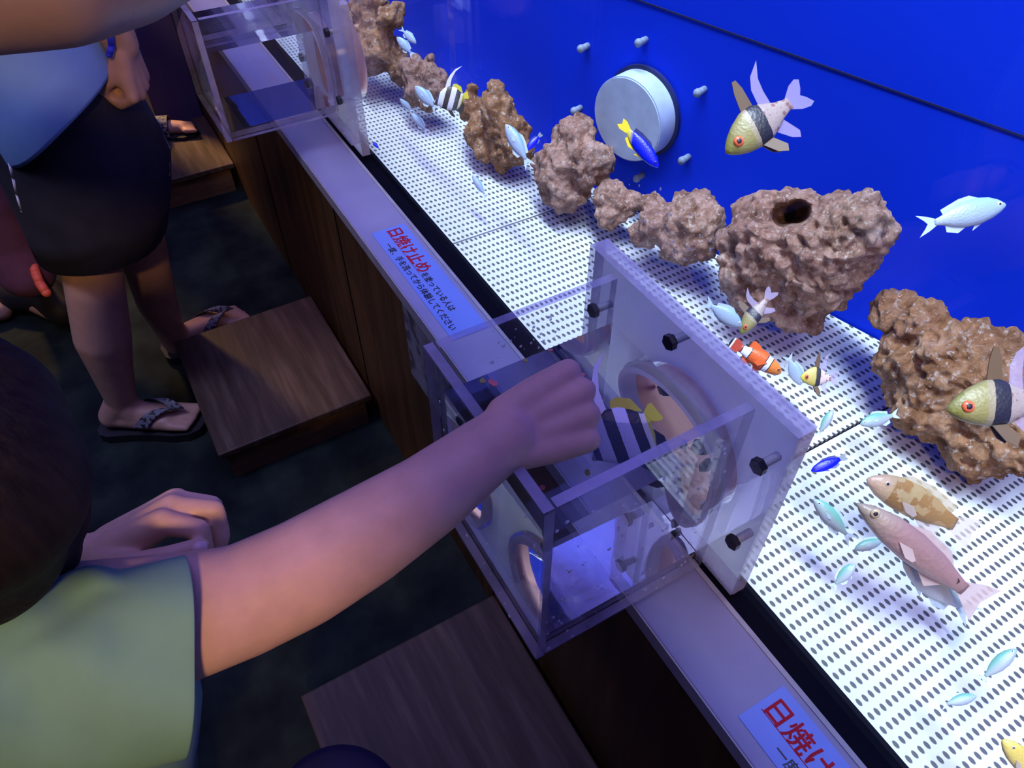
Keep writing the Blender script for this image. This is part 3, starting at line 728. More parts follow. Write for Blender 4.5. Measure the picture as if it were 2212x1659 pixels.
for z, xf, bx, yc, by in ((0.955, -0.02, 0.05, 0.36, 0.05), (0.93, 0.01, 0.075, 0.36, 0.07), (0.86, 0.062, 0.09, 0.355, 0.075), (0.80, 0.100, 0.09, 0.355, 0.075), (0.765, 0.092, 0.088, 0.36, 0.08), (0.72, 0.082, 0.09, 0.37, 0.085), (0.66, 0.060, 0.095, 0.38, 0.09), (0.58, 0.030, 0.10, 0.40, 0.11), (0.50, 0.01, 0.105, 0.42, 0.13)):
    tr.append(ell_ring((CX - 0.115 + xf, yc, z), bx, by))
ts_ = obj('shirt', loft(tr, True, True, False), M['green'], child, True); solidify(ts_, 0.003)
bm = bmesh.new()
chain(bm, [(V((CX - 0.14, 0.43, 0.85)), 0.084), (pelv + V((0, 0, 0.1)), 0.090), (pelv + V((0, 0, 0.02)), 0.098)])
chain(bm, [((shR + shL) / 2 + V((-0.005, 0, -0.005)), 0.062), (shL, 0.062), (shL * 0.45 + pa(-90, 1215, 0.77) * 0.55, 0.056)])
chain(bm, [(shR + V((-0.02, 0, 0)), 0.062), ((shR + shL) / 2, 0.062), (V((CX - 0.14, 0.43, 0.85)), 0.08)])
mesh_obj('shirt_back', bake(bm, 0.004, 6), M['green'], child)
shorts = bmesh.new()
chain(shorts, [(pelv + V((0, -0.05, 0.02)), 0.09), (pelv + V((0, -0.06, -0.18)), 0.068)])
chain(shorts, [(pelv + V((0, 0.06, 0.02)), 0.09), (pelv + V((0, 0.07, -0.18)), 0.068)])
mesh_obj('shorts', bake(shorts, 0.006, 5), M['navy'], child)
# lavender print showing on the shirt front under the sleeve
def on_torso(px, py):
    d = ray(px, py); best = None
    t = 0.45
    while t < 1.4:
        p = CAM + d * t
        for (r0, r1) in zip(tr, tr[1:]):
            z0, z1 = r0[0][2], r1[0][2]
            if z1 <= p.z <= z0:
                w = (p.z - z0) / (z1 - z0) if z1 != z0 else 0
                cx = (r0[0][0] + r0[14][0]) / 2 * (1 - w) + (r1[0][0] + r1[14][0]) / 2 * w
                ax = (r0[0][0] - r0[14][0]) / 2 * (1 - w) + (r1[0][0] - r1[14][0]) / 2 * w
                yc = (r0[7][1] + r0[21][1]) / 2 * (1 - w) + (r1[7][1] + r1[21][1]) / 2 * w
                ay = (r0[7][1] - r0[21][1]) / 2 * (1 - w) + (r1[7][1] - r1[21][1]) / 2 * w
                if ((p.x - cx) / ax) ** 2 + ((p.y - yc) / ay) ** 2 < 1.02: return p - d * 0.0012
        t += 0.001
    return None
for poly in ([(405, 1552), (414, 1570), (419, 1580), (416, 1602), (412, 1620), (407, 1600)], [(391, 1631), (401, 1631), (403, 1659), (390, 1659)], [(341, 1650), (354, 1640), (353, 1659), (340, 1659)]):
    pts = [on_torso(*q) for q in poly]
    if all(pts):
        bm = bmesh.new(); vv = [bm.verts.new(p) for p in pts]; bm.faces.new(vv)
        o = obj('print', bm, M['print'], child); solidify(o, 0.0008)

# -- person in the pale blue shirt and black shorts
Y0 = 1.47
pc = thing('person', 'person in pale blue shirt, black shorts and sandals standing by the stool', 'person', (-0.1, 1.5, 0))
kn = at_y(205, 620, 1.44); ca = at_y(222, 730, 1.44); an = at_y(262, 862, 1.44)
kn2 = at_y(318, 575, 1.62); ca2 = at_y(338, 650, 1.63); an2 = at_y(382, 742, 1.64)
heel = V((-0.225, 1.452, 0.05)); ball = V((-0.115, 1.392, 0.042))
fdir = V((0.19, -0.10, 0)).normalized(); fs_ = V((-fdir.y, fdir.x, 0))
legs = [[(V((-0.07, 1.45, 0.74)), 0.085), (kn + V((0.035, 0.03, 0.13)), 0.060), (kn, 0.055), (ca, 0.056), (at_y(242, 800, 1.44), 0.043), (an, 0.033), (heel, 0.030)],
        [(an, 0.030), (heel + fdir * 0.05 + V((0, 0, 0.012)), 0.030), (ball, 0.021)], [(heel, 0.028), (ball - fs_ * 0.018, 0.020)], [(heel, 0.026), (ball + fs_ * 0.02, 0.020)],
        [(V((-0.03, 1.57, 0.74)), 0.085), (kn2 + V((0.0, 0, 0.1)), 0.066), (kn2, 0.050), (ca2, 0.046), (an2, 0.030), (V((an2.x, an2.y, 0.055)), 0.030)]]
h2 = V((an2.x - 0.005, an2.y, 0.05)); b2_ = h2 + V((0.13, 0.02, -0.006))
legs += [[(h2, 0.029), (b2_, 0.020)], [(h2, 0.027), (b2_ + V((0, 0.025, 0)), 0.019)]]
for fo, fd, fsd, bl in ((0, fdir, fs_, ball), (1, V((1, 0.12, 0)).normalized(), V((-0.12, 1, 0)), b2_)):
    for k in range(5):
        o_ = (k - 2) * 0.0155
        tp_ = bl + fsd * o_ + fd * ((0.046, 0.052, 0.056, 0.058, 0.060)[k] if fo == 0 else (0.060, 0.058, 0.056, 0.05, 0.044)[k])
        tp_.z = 0.036
        legs.append([(bl + fsd * o_ * 0.95 + fd * 0.01, 0.012), (tp_, 0.0085 if k < 4 else 0.011)])
shc = V((-0.09, 1.50, 1.16))
hc_ = V((-0.03, 1.47, 1.37))
aw = at_y(262, 95, 1.40)
ahand, at_, ath = hand_chains(aw, (at_y(300, 190, 1.40) - aw), RT * 0.75 + UP * 0.3 + BK * 0.35, 0.152, True, curls=[(1.1, 1.3, 0.6)] * 4, thumb=(0.6, 0.6), spread=0.0, tside=0.35)
pf_ = (at_y(300, 190, 1.40) - aw).normalized()
legs += ahand + [[(aw + pf_ * 0.05 - RT * 0.012, 0.022), (aw + pf_ * 0.075 - RT * 0.018, 0.022)], [(shc + V((0.02, -0.14, 0.0)), 0.05), (at_y(180, -60, 1.40), 0.042), (at_y(232, 40, 1.40), 0.034), (aw, 0.027)],
                 [(shc + V((0, -0.13, 0)), 0.05), (shc + V((0, 0.14, 0)), 0.05), (V((-0.05, 1.68, 0.95)), 0.04), (V((0.02, 1.66, 0.80)), 0.03)],
                 [(V((-0.07, 1.5, 0.78)), 0.10), (V((-0.09, 1.5, 1.05)), 0.10), (shc, 0.08), (hc_ - V((0, 0, 0.09)), 0.045)]]
lh2, _, _ = hand_chains(V((0.02, 1.66, 0.80)), V((0.2, 0, -1)), V((0, 1, 0)), 0.15, True, curl=(0.4, 0.5, 0.3))
legs += lh2
body('body', legs, 0.0045, M['skin_dark'], pc, head_ells(hc_, V((1, 0, 0)), 0.09), 4)
head_parts(pc, hc_, V((1, 0, 0)), 0.09, M['skin_dark'])
bm = bmesh.new(); add_ball(bm, hc_ + V((-0.018, 0, 0.03)), 0.10, 3, (0.98, 0.95, 1.02)); obj('hair', bm, M['hair'], pc, True)
tr2 = []
for z, cx, a, b, tl in ((1.26, -0.08, 0.05, 0.06, 0), (1.22, -0.09, 0.085, 0.17, 0), (1.10, -0.085, 0.115, 0.185, 0), (0.98, -0.07, 0.115, 0.165, 0.01), (0.90, -0.06, 0.115, 0.16, 0.03), (0.83, -0.055, 0.118, 0.165, 0.055), (0.775, -0.055, 0.122, 0.17, 0.075), (0.768, -0.055, 0.120, 0.168, 0.075)):
    tr2.append(ell_ring((cx, Y0 + 0.02, z), a, b, 40, tl, 0.008 if z < 0.95 else 0))
sh2 = obj('shirt', loft(tr2, True, True, False), M['blueshirt'], pc, True); solidify(sh2, 0.003)
bm = bmesh.new(); tube(bm, [at_y(232, 38, 1.36), at_y(236, 60, 1.36), at_y(241, 100, 1.36), at_y(236, 118, 1.36)], 0.005); obj('shirt_trim', bm, M['blue_trim'], pc, True)
sr = []
for z, cx, a, b in ((0.87, -0.06, 0.103, 0.145), (0.80, -0.06, 0.115, 0.152), (0.70, -0.055, 0.138, 0.162), (0.62, -0.05, 0.145, 0.168), (0.55, -0.062, 0.139, 0.168), (0.487, -0.078, 0.128, 0.165)):
    sr.append(ell_ring((cx, Y0 + 0.04, z), a, b, 40, 0.012 if z < 0.6 else 0, 0.006 if z < 0.6 else 0, 1.0))
so = obj('shorts', loft(sr, True, True, False), M['blackcloth'], pc, True); solidify(so, 0.004)
from mathutils.bvhtree import BVHTree
bv = BVHTree.FromPolygons([v.co.copy() for v in so.data.vertices], [tuple(p.vertices) for p in so.data.polygons])
for pts, sgn in (([(296, 212), (310, 250), (326, 288), (342, 318), (366, 352), (384, 378)], 1), ([(52, 352), (60, 385), (68, 420), (78, 455)], -1)):
    on = []
    for x, y in pts:
        for k in range(0, 140, 3):
            q = bv.ray_cast(CAM, ray(x + sgn * (30 - k), y))
            if q[0] is not None: on.append(q[0] - ray(x, y) * 0.0062); break
    if len(on) > 1:
        bm = bmesh.new(); tube(bm, on, 0.0034); obj('piping', bm, M['white'], pc, True)
def sandal(parent, heel, fd, L, w):
    s = V((-fd.y, fd.x, 0)); out = []
    prof = [(-0.04, 0.25), (0.0, 0.42), (0.08, 0.50), (0.3, 0.46), (0.5, 0.47), (0.72, 0.55), (0.88, 0.5), (0.97, 0.34), (1.0, 0.12)]
    top = [heel + fd * (a * L) + s * (b * w) for a, b in prof] + [heel + fd * (a * L) - s * (b * w) for a, b in reversed(prof)]
    r = [[V((p.x, p.y, z)) for p in top] for z in (0.001, 0.024)]
    obj('sandal_sole', loft(r), M['rubber'], parent)
    for sg in (1, -1):
        bm = bmesh.new(); pts = []
        for k in range(7):
            u = k / 6; q = heel + fd * (L * (0.45 + 0.33 * u)) + s * (sg * w * (0.50 * (1 - u)))
            q.z = 0.026 + 0.052 * math.sin(math.pi * (0.12 + 0.62 * u)) ** 0.8; pts.append(q)
        rings = [[p + fd * 0.016, p + fd * 0.016 + V((0, 0, 0.004)), p - fd * 0.016 + V((0, 0, 0.004)), p - fd * 0.016] for p in pts]
        obj('sandal_strap', loft(rings), M['strap'], parent)
sandal(pc, V((-0.250, 1.465, 0)), fdir, 0.232, 0.084)
sandal(pc, V((h2.x - 0.025, h2.y - 0.003, 0)), V((1, 0.12, 0)).normalized(), 0.225, 0.082)

# -- person behind, only a sandalled foot in view
pd_ = thing('person', 'person behind the blue shirt, only a dark sandalled foot visible', 'person', (0.02, 2.45, 0))
fh = at_z(312, 272, 0.14); fh.z = 0.135
fh_t = fh + V((0.11, -0.045, -0.008))
lg = [[(V((-0.12, fh.y + 0.1, 0.85)), 0.09), (V((-0.10, fh.y + 0.06, 0.5)), 0.06), (fh + V((-0.01, 0, 0.11)), 0.036), (fh, 0.03)], [(fh, 0.028), (fh_t, 0.021)],
      [(V((-0.12, fh.y + 0.24, 0.85)), 0.09), (V((-0.14, fh.y + 0.24, 0.5)), 0.06), (V((-0.16, fh.y + 0.24, 0.06)), 0.035), (V((-0.04, fh.y + 0.22, 0.025)), 0.022)],
      [(V((-0.12, fh.y + 0.17, 0.85)), 0.12), (V((-0.12, fh.y + 0.17, 1.25)), 0.12), (V((-0.11, fh.y + 0.17, 1.38)), 0.05)]]
for k in range(5): lg.append([(fh_t + V((0.0, (k - 2) * 0.013, 0)), 0.011), (fh_t + V((0.03, (k - 2) * 0.014 - 0.012, -0.002)), 0.008)])
body('body', lg, 0.006, M['skin_dark'], pd_, head_ells(V((-0.1, fh.y + 0.17, 1.52)), V((1, 0, 0)), 0.09), 4)
bm = bmesh.new(); chain(bm, [(V((-0.12, fh.y + 0.17, 0.9)), 0.13), (V((-0.12, fh.y + 0.17, 1.3)), 0.135)]); mesh_obj('shirt', bake(bm, 0.012, 4), M['navy'], pd_)
bm = bmesh.new(); add_ball(bm, V((-0.115, fh.y + 0.17, 1.55)), 0.1, 3); obj('hair', bm, M['hair'], pd_, True)
bm = bmesh.new(); chain(bm, [(V((-0.12, fh.y + 0.12, 0.86)), 0.115), (V((-0.10, fh.y + 0.08, 0.55)), 0.09)]); chain(bm, [(V((-0.12, fh.y + 0.24, 0.86)), 0.11), (V((-0.14, fh.y + 0.24, 0.55)), 0.09)]); mesh_obj('shorts', bake(bm, 0.008, 4), M['navy'], pd_)
fdd = (fh_t - fh); fdd.z = 0; fdd.normalize(); fss = V((-fdd.y, fdd.x, 0))
sol = [fh + fdd * (a) + fss * b for a, b in [(-0.04, 0.015), (-0.03, 0.034), (0.05, 0.034), (0.12, 0.042), (0.155, 0.025), (0.165, 0)]]; sol += [fh + fdd * a - fss * b for a, b in [(0.155, 0.03), (0.12, 0.042), (0.05, 0.034), (-0.03, 0.034), (-0.04, 0.015)]]
obj('sandal_sole', loft([[V((p.x, p.y, 0.101)) for p in sol], [V((p.x, p.y, 0.112)) for p in sol]]), M['rubber'], pd_)
bm = bmesh.new(); pts = [fh + fdd * 0.06 + fss * (0.036 * math.cos(a)) + V((0, 0, -0.022 + 0.052 * math.sin(a))) for a in [math.pi * k / 10 for k in range(11)]]
rr_ = [[p + fdd * 0.02, p + fdd * 0.02 + V((0, 0, 0.004)), p - fdd * 0.02 + V((0, 0, 0.004)), p - fdd * 0.02] for p in pts]
obj('sandal_strap', loft(rr_), M['strap'], pd_)

# -- person at the left edge with maroon trousers and a red-strapped shoe
pe = thing('person', 'person in maroon trousers with a red laced dark shoe at the left edge', 'person', (-0.5, 2.0, 0))
sa = at_z(62, 600, 0.10); st = at_z(130, 665, 0.05)
lk = [[(at_d(-120, 150, 2.1), 0.10), (at_d(-20, 420, 2.15), 0.075), (at_d(30, 530, 2.2), 0.050), (sa, 0.032)], [(sa - V((0.02, 0, 0.06)), 0.035), (st - V((0.01, 0, 0.01)), 0.03)],
      [(at_d(-220, 150, 2.2), 0.10), (V((sa.x - 0.25, sa.y + 0.05, 0.5)), 0.07), (V((sa.x - 0.25, sa.y + 0.05, 0.06)), 0.04), (V((sa.x - 0.1, sa.y, 0.03)), 0.03)],
      [(at_d(-170, 150, 2.15), 0.13), (at_d(-170, 150, 2.15) + V((0, 0, 0.5)), 0.13), (at_d(-170, 150, 2.15) + V((0, 0, 0.62)), 0.05)]]
hce = at_d(-170, 150, 2.15) + V((0, 0, 0.75))
body('body', lk, 0.008, M['skin_dark'], pe, head_ells(hce, V((1, 0, 0)), 0.1), 4)
bm = bmesh.new(); chain(bm, [(at_d(-120, 150, 2.1), 0.125), (at_d(-28, 420, 2.14), 0.095), (at_d(26, 520, 2.18), 0.074), (at_d(56, 585, 2.2), 0.066)])
chain(bm, [(at_d(-220, 150, 2.2), 0.12), (V((sa.x - 0.25, sa.y + 0.05, 0.5)), 0.09), (V((sa.x - 0.25, sa.y + 0.05, 0.12)), 0.07)])
mesh_obj('trousers', bake(bm, 0.008, 5), M['maroon'], pe)
bm = bmesh.new(); q0 = at_d(-170, 150, 2.15); chain(bm, [(q0 + V((0, 0, 0.05)), 0.15), (q0 + V((0, 0, 0.5)), 0.15)]); mesh_obj('shirt', bake(bm, 0.012, 4), M['blackcloth'], pe)
bm = bmesh.new(); add_ball(bm, hce + V((-0.02, 0, 0.03)), 0.112, 3); obj('hair', bm, M['hair'], pe, True)
bm = bmesh.new(); chain(bm, [(V((sa.x - 0.05, sa.y + 0.02, 0.05)), 0.047), (V((sa.x + 0.02, sa.y - 0.03, 0.06)), 0.048), (V((st.x, st.y, 0.042)), 0.041)]); mesh_obj('shoe', bake(bm, 0.005, 5), M['rubber'], pe)
bm = bmesh.new(); tube(bm, [at_d(72, 572, 2.14), at_d(78, 592, 2.13), at_d(86, 612, 2.125), at_d(100, 632, 2.12)], 0.011); obj('shoe_strap', bm, M['red_strap'], pe, True)

# -- bare arm crossing the top left corner
pf = thing('person', 'person whose bare bent arm crosses the top left picture corner', 'person', (-0.4, 0.5, 0))
e0 = pa(-330, -60, 0.50); e1 = pa(105, -52, 0.47); e2 = pa(420, -150, 0.55)
fh_, _, _ = hand_chains(pa(560, -215, 0.60), (pa(700, -260, 0.62) - pa(560, -215, 0.60)), UPW, 0.17, False, curl=(0.3, 0.4, 0.3))
tb_ = e0 + V((-0.42, 0.12, 0.0))
body('body', [[(tb_ + V((0.06, 0, 0.12)), 0.06), (e0, 0.042), (pa(-100, -55, 0.48), 0.036), (e1, 0.0325), (pa(260, -80, 0.505), 0.031), (e2, 0.028), (pa(560, -215, 0.60), 0.022)],
     [(tb_ + V((0, 0, 0.12)), 0.10), (tb_ + V((0, 0, -0.45)), 0.11), (tb_ + V((0.0, -0.05, -1.0)), 0.06), (tb_ + V((0.0, -0.05, -1.2)), 0.05)], [(tb_ + V((0, 0, 0.15)), 0.06), (tb_ + V((0, 0, 0.28)), 0.05)]] + fh_, 0.0035, M['skin_dim'], pf,
     head_ells(tb_ + V((0, 0, 0.38)), V((1, 0, 0)), 0.1), 5)
bm = bmesh.new(); add_ball(bm, tb_ + V((-0.02, 0, 0.41)), 0.11, 3); obj('hair', bm, M['hair'], pf, True)
bm = bmesh.new(); chain(bm, [(tb_ + V((0, 0, 0.12)), 0.115), (tb_ + V((0, 0, -0.45)), 0.13)]); mesh_obj('shirt', bake(bm, 0.01, 4), M['blackcloth'], pf)

# -- person holding the camera: a navy knee at the bottom edge, foot on the nearest stool
pg = thing('person', 'person in navy trousers whose raised knee shows at the bottom edge', 'person', (-0.05, -0.3, 0))
kq = pa(728, 1772, 0.87)
hpg = V((-0.04, -0.32, 0.80))
body('body', [[(hpg + V((0.05, 0.02, 0)), 0.08), (kq, 0.052), (V((kq.x + 0.01, kq.y - 0.06, 0.30)), 0.048), (V((kq.x + 0.01, kq.y - 0.09, 0.165)), 0.033), (V((kq.x + 0.02, kq.y + 0.02, 0.126)), 0.024)],
     [(hpg + V((-0.10, 0, 0)), 0.085), (V((-0.15, -0.31, 0.42)), 0.058), (V((-0.15, -0.34, 0.06)), 0.036), (V((-0.14, -0.22, 0.026)), 0.024)],
     [(hpg, 0.11), (hpg + V((0, -0.06, 0.45)), 0.11), (hpg + V((0, -0.06, 0.58)), 0.05), (hpg + V((0, -0.05, 0.70)), 0.05)],
     [(hpg + V((0.15, -0.07, 0.46)), 0.05), (hpg + V((0.22, -0.12, 0.2)), 0.04), (hpg + V((0.22, -0.05, -0.02)), 0.028)], [(hpg + V((-0.15, -0.07, 0.46)), 0.05), (hpg + V((-0.24, -0.12, 0.2)), 0.04), (hpg + V((-0.24, -0.05, -0.02)), 0.028)]]
     + hand_chains(hpg + V((0.22, -0.04, -0.03)), V((0, 0.1, -1)), V((1, 0, 0)), 0.17, False, (0.3, 0.4, 0.3))[0] + hand_chains(hpg + V((-0.24, -0.04, -0.03)), V((0, 0.1, -1)), V((-1, 0, 0)), 0.17, True, (0.3, 0.4, 0.3))[0],
     0.006, M['skin_dark'], pg, head_ells(hpg + V((0, -0.05, 0.80)), V((0, 1, 0)), 0.1), 4)
bm = bmesh.new()
chain(bm, [(hpg + V((0, 0, 0.04)), 0.13), (hpg + V((0.05, 0.02, 0)), 0.10), (kq, 0.068), (V((kq.x + 0.01, kq.y - 0.06, 0.30)), 0.062), (V((kq.x + 0.01, kq.y - 0.085, 0.19)), 0.05)])
chain(bm, [(hpg + V((-0.10, 0, 0)), 0.10), (V((-0.15, -0.31, 0.42)), 0.075), (V((-0.15, -0.335, 0.1)), 0.055)])
mesh_obj('trousers', bake(bm, 0.006, 5), M['navy'], pg)
bm = bmesh.new(); chain(bm, [(hpg + V((0, -0.01, 0.08)), 0.13), (hpg + V((0, -0.06, 0.45)), 0.13)]); mesh_obj('shirt', bake(bm, 0.01, 4), M['blackcloth'], pg)
bm = bmesh.new(); add_ball(bm, hpg + V((0, -0.075, 0.83)), 0.112, 3); obj('hair', bm, M['hair'], pg, True)
for fx, fy, fz in ((kq.x + 0.012, kq.y - 0.03, 0.10), (-0.145, -0.28, 0.0)):
    bm = bmesh.new(); chain(bm, [(V((fx, fy - 0.06, fz + 0.046)), 0.042), (V((fx, fy + 0.06, fz + 0.042)), 0.04), (V((fx, fy + 0.10, fz + 0.036)), 0.032)]); mesh_obj('shoe', bake(bm, 0.005, 4), M['rubber'], pg)

# ------------------------------------------------------------------ fish
def fish_mat(name, xs, zs=None, tilt=0.0, spots=None, jitter=0.02, rough=0.35, interp='LINEAR', alpha=1.0, bump=0.08):
    m, nt, b = new_mat(name)
    tc = node(nt, 'ShaderNodeTexCoord'); sp = node(nt, 'ShaderNodeSeparateXYZ'); link(nt, tc.outputs['Object'], sp.inputs[0])
    n = tex_noise(nt, tc.outputs['Object'], 9, 3)
    a = node(nt, 'ShaderNodeMath', operation='MULTIPLY_ADD'); link(nt, sp.outputs[2], a.inputs[0]); a.inputs[1].default_value = tilt; a.inputs[2].default_value = 0.5
    c = node(nt, 'ShaderNodeMath', operation='ADD'); link(nt, sp.outputs[0], c.inputs[0]); link(nt, a.outputs[0], c.inputs[1])
    j = node(nt, 'ShaderNodeMath', operation='MULTIPLY_ADD'); link(nt, n, j.inputs[0]); j.inputs[1].default_value = jitter; link(nt, c.outputs[0], j.inputs[2])
    j2 = node(nt, 'ShaderNodeMath', operation='SUBTRACT'); link(nt, j.outputs[0], j2.inputs[0]); j2.inputs[1].default_value = jitter / 2
    colr = ramp(nt, j2.outputs[0], xs, interp)
    if zs:
        zz = node(nt, 'ShaderNodeMath', operation='ADD'); link(nt, sp.outputs[2], zz.inputs[0]); zz.inputs[1].default_value = 0.5
        zc = ramp(nt, zz.outputs[0], zs)
        ml = node(nt, 'ShaderNodeMix', data_type='RGBA', blend_type='MULTIPLY'); ml.inputs[0].default_value = 1
        link(nt, colr, ml.inputs[6]); link(nt, zc, ml.inputs[7]); colr = ml.outputs[2]
    if spots:
        sc, col, x0, x1, th, kind = spots
        if kind == 'spot':
            vo = node(nt, 'ShaderNodeTexVoronoi'); vo.inputs['Scale'].default_value = sc; vo.inputs['Randomness'].default_value = 0.5; link(nt, tc.outputs['Object'], vo.inputs['Vector']); f = vo.outputs['Distance']
            mk = ramp(nt, f, [(th, (1, 1, 1)), (th + 0.06, (0, 0, 0))])
        elif kind == 'net':
            vo = node(nt, 'ShaderNodeTexVoronoi'); vo.feature = 'DISTANCE_TO_EDGE'; vo.inputs['Scale'].default_value = sc; link(nt, tc.outputs['Object'], vo.inputs['Vector']); f = vo.outputs['Distance']
            mk = ramp(nt, f, [(th, (0, 0, 0)), (th + 0.1, (1, 1, 1))])
        else:
            f = tex_noise(nt, tc.outputs['Object'], sc, 2); mk = ramp(nt, f, [(th, (0, 0, 0)), (th + 0.05, (1, 1, 1))])
        xa = node(nt, 'ShaderNodeMath', operation='ADD'); link(nt, sp.outputs[0], xa.inputs[0]); xa.inputs[1].default_value = 0.5
        win = ramp(nt, xa.outputs[0], [(0.0, (0, 0, 0)), (max(0.001, x0), (1, 1, 1)), (x1, (0, 0, 0))], 'CONSTANT')
        mm = node(nt, 'ShaderNodeMath', operation='MULTIPLY'); link(nt, mk, mm.inputs[0]); link(nt, win, mm.inputs[1])
        mx = node(nt, 'ShaderNodeMix', data_type='RGBA'); link(nt, mm.outputs[0], mx.inputs[0]); link(nt, colr, mx.inputs[6]); mx.inputs[7].default_value = (*col, 1); colr = mx.outputs[2]
    link(nt, colr, b.inputs['Base Color']); b.inputs['Roughness'].default_value = rough; b.inputs['Alpha'].default_value = alpha
    if bump:
        vo = node(nt, 'ShaderNodeTexVoronoi'); vo.inputs['Scale'].default_value = 34; link(nt, tc.outputs['Object'], vo.inputs['Vector'])
        add_bump(nt, b, vo.outputs['Distance'], bump, 0.01)
    return m
def fin_mat(name, c, alpha=0.6, tip=None):
    return fish_mat(name, [(0.0, tip or c), (0.5, c), (1, c)], None, 0, None, 0.02, 0.5, 'LINEAR', alpha, 0)
def eye_mats(iris): return [plain('fish_iris', iris, 0.2), M['black_ink']]
def body_mesh(prof, n=18):
    rings = []
    for x, top, bot, w in prof:
        ring = []
        for k in range(n):
            a = 2 * math.pi * k / n; ca, sa_ = math.cos(a), math.sin(a)
            z = sa_ * (top if sa_ > 0 else bot)
            y = math.copysign(abs(ca) ** 0.85, ca) * w
            ring.append((x, y, z))
        rings.append(ring)
    return loft(rings)
def fin_mesh(pts, th=0.006, y=0.0, splay=0.0, zref=0.0):
    # outline in the x-z plane; splay leans it outwards below/above zref
    a = [(x, y + splay * abs(z - zref) - th / 2, z) for x, z in pts]; b = [(x, y + splay * abs(z - zref) + th / 2, z) for x, z in pts]
    n = len(pts); fs = [tuple(range(n)), tuple(range(2 * n - 1, n - 1, -1))] + [(i, n + i, n + (i + 1) % n, (i + 1) % n) for i in range(n)]
    return a + b, [], fs
class Species:
    pass
SP = {}
def species(key, prof, fins, body_m, fin_ms, eye, iris):
    SP[key] = dict(prof=prof, fins=fins, body=body_m, finm=fin_ms, eye=eye, iris=iris, meshes=None)
def build_fish(key, name, label, cat, head, tail, where, up=1, group=None, zs=1.0, mat=None, roll=0.0, finmat=None):
    sp = SP[key]
    cx_, cy_ = (head[0] + tail[0]) / 2, (head[1] + tail[1]) / 2
    kind, val = where
    cpt = {'x': at_x, 'z': at_z, 'c': at_c, 'd': at_d, 'y': at_y}[kind](cx_, cy_, val)
    dp = depth(cpt); hp = at_depth(*head, dp); tpt = at_depth(*tail, dp)
    X = (hp - tpt); L = X.length; X.normalize()
    Yv = (CAM - (hp + tpt) / 2).normalized(); Yv = (Yv - X * Yv.dot(X)).normalized()
    Z = X.cross(Yv)
    if Z.dot(UP) * up < 0: Z = -Z; Yv = -Yv
    if roll:
        rm = Matrix.Rotation(roll, 3, X); Yv = rm @ Yv; Z = rm @ Z
    e = thing(name, label, cat, (0, 0, 0), group)
    m3 = Matrix((X, Yv, Z)).transposed()
    e.matrix_basis = Matrix.Translation((hp + tpt) / 2) @ m3.to_4x4() @ Matrix.Diagonal((L, L, L * zs, 1))
    if sp['meshes'] is None:
        parts = []
        bm_ = bpy.data.meshes.new('body'); bm_.from_pydata(*body_mesh(sp['prof'])); bm_.polygons.foreach_set('use_smooth', [True] * len(bm_.polygons)); bm_.materials.append(sp['body'])
        parts.append(('body', bm_))
        for fn, pts, mi, kw in sp['fins']:
            me = bpy.data.meshes.new(fn); me.from_pydata(*fin_mesh(pts, **kw)); me.materials.append(sp['finm'][mi]); parts.append((fn, me))
        ex, ez, er, ew = sp['eye']
        for sg in (1, -1):
            b = bmesh.new(); add_ball(b, (ex, sg * ew, ez), er, 2, (1, 0.45, 1), None, 0); add_ball(b, (ex + er * 0.05, sg * (ew + er * 0.22), ez), er * 0.58, 2, (1, 0.5, 1), None, 1)
            me = bpy.data.meshes.new('eye'); b.to_mesh(me); b.free(); me.polygons.foreach_set('use_smooth', [True] * len(me.polygons))
            for q in eye_mats(sp['iris']): me.materials.append(q)
            parts.append(('eye', me))
        sp['meshes'] = parts
    for pn, me in sp['meshes']:
        o = bpy.data.objects.new(pn, me); COL.objects.link(o); o.parent = e
        if mat and pn == 'body': o.material_slots[0].link = 'OBJECT'; o.material_slots[0].material = mat
        if finmat and pn.endswith('_fin'): o.material_slots[0].link = 'OBJECT'; o.material_slots[0].material = finmat
    return e
# chromis: oval, forked tail
c_prof = [(0.5, 0.004, 0.004, 0.004), (0.48, 0.03, 0.03, 0.025), (0.42, 0.085, 0.075, 0.05), (0.32, 0.14, 0.12, 0.07), (0.18, 0.172, 0.155, 0.078), (0.02, 0.160, 0.15, 0.07), (-0.12, 0.115, 0.11, 0.05), (-0.22, 0.062, 0.06, 0.03), (-0.29, 0.04, 0.04, 0.015), (-0.31, 0.036, 0.036, 0.006)]
c_fins = [('tail_fin', [(-0.28, 0.035), (-0.38, 0.09), (-0.5, 0.135), (-0.42, 0.05), (-0.385, 0.0), (-0.42, -0.05), (-0.5, -0.135), (-0.38, -0.09), (-0.28, -0.035)], 0, {}),
          ('dorsal_fin', [(0.22, 0.16), (0.12, 0.215), (0.0, 0.205), (-0.12, 0.165), (-0.22, 0.13), (-0.2, 0.06), (0.0, 0.15)], 0, {}),
          ('anal_fin', [(0.02, -0.145), (-0.08, -0.195), (-0.2, -0.15), (-0.2, -0.06)], 0, {}),
          ('pectoral_fin', [(0.22, -0.01), (0.12, -0.05), (0.08, -0.02), (0.14, 0.02)], 0, dict(y=0.08)),
          ('pelvic_fin', [(0.22, -0.14), (0.08, -0.21), (0.12, -0.14)], 0, {})]
chrom_blue = fish_mat('pale_blue_scales', [(0, (0.32, 0.40, 0.54)), (1, (0.36, 0.44, 0.56))], [(0.34, (0.95, 0.93, 0.97)), (0.5, (0.9, 0.95, 1)), (0.66, (0.55, 0.9, 1))])
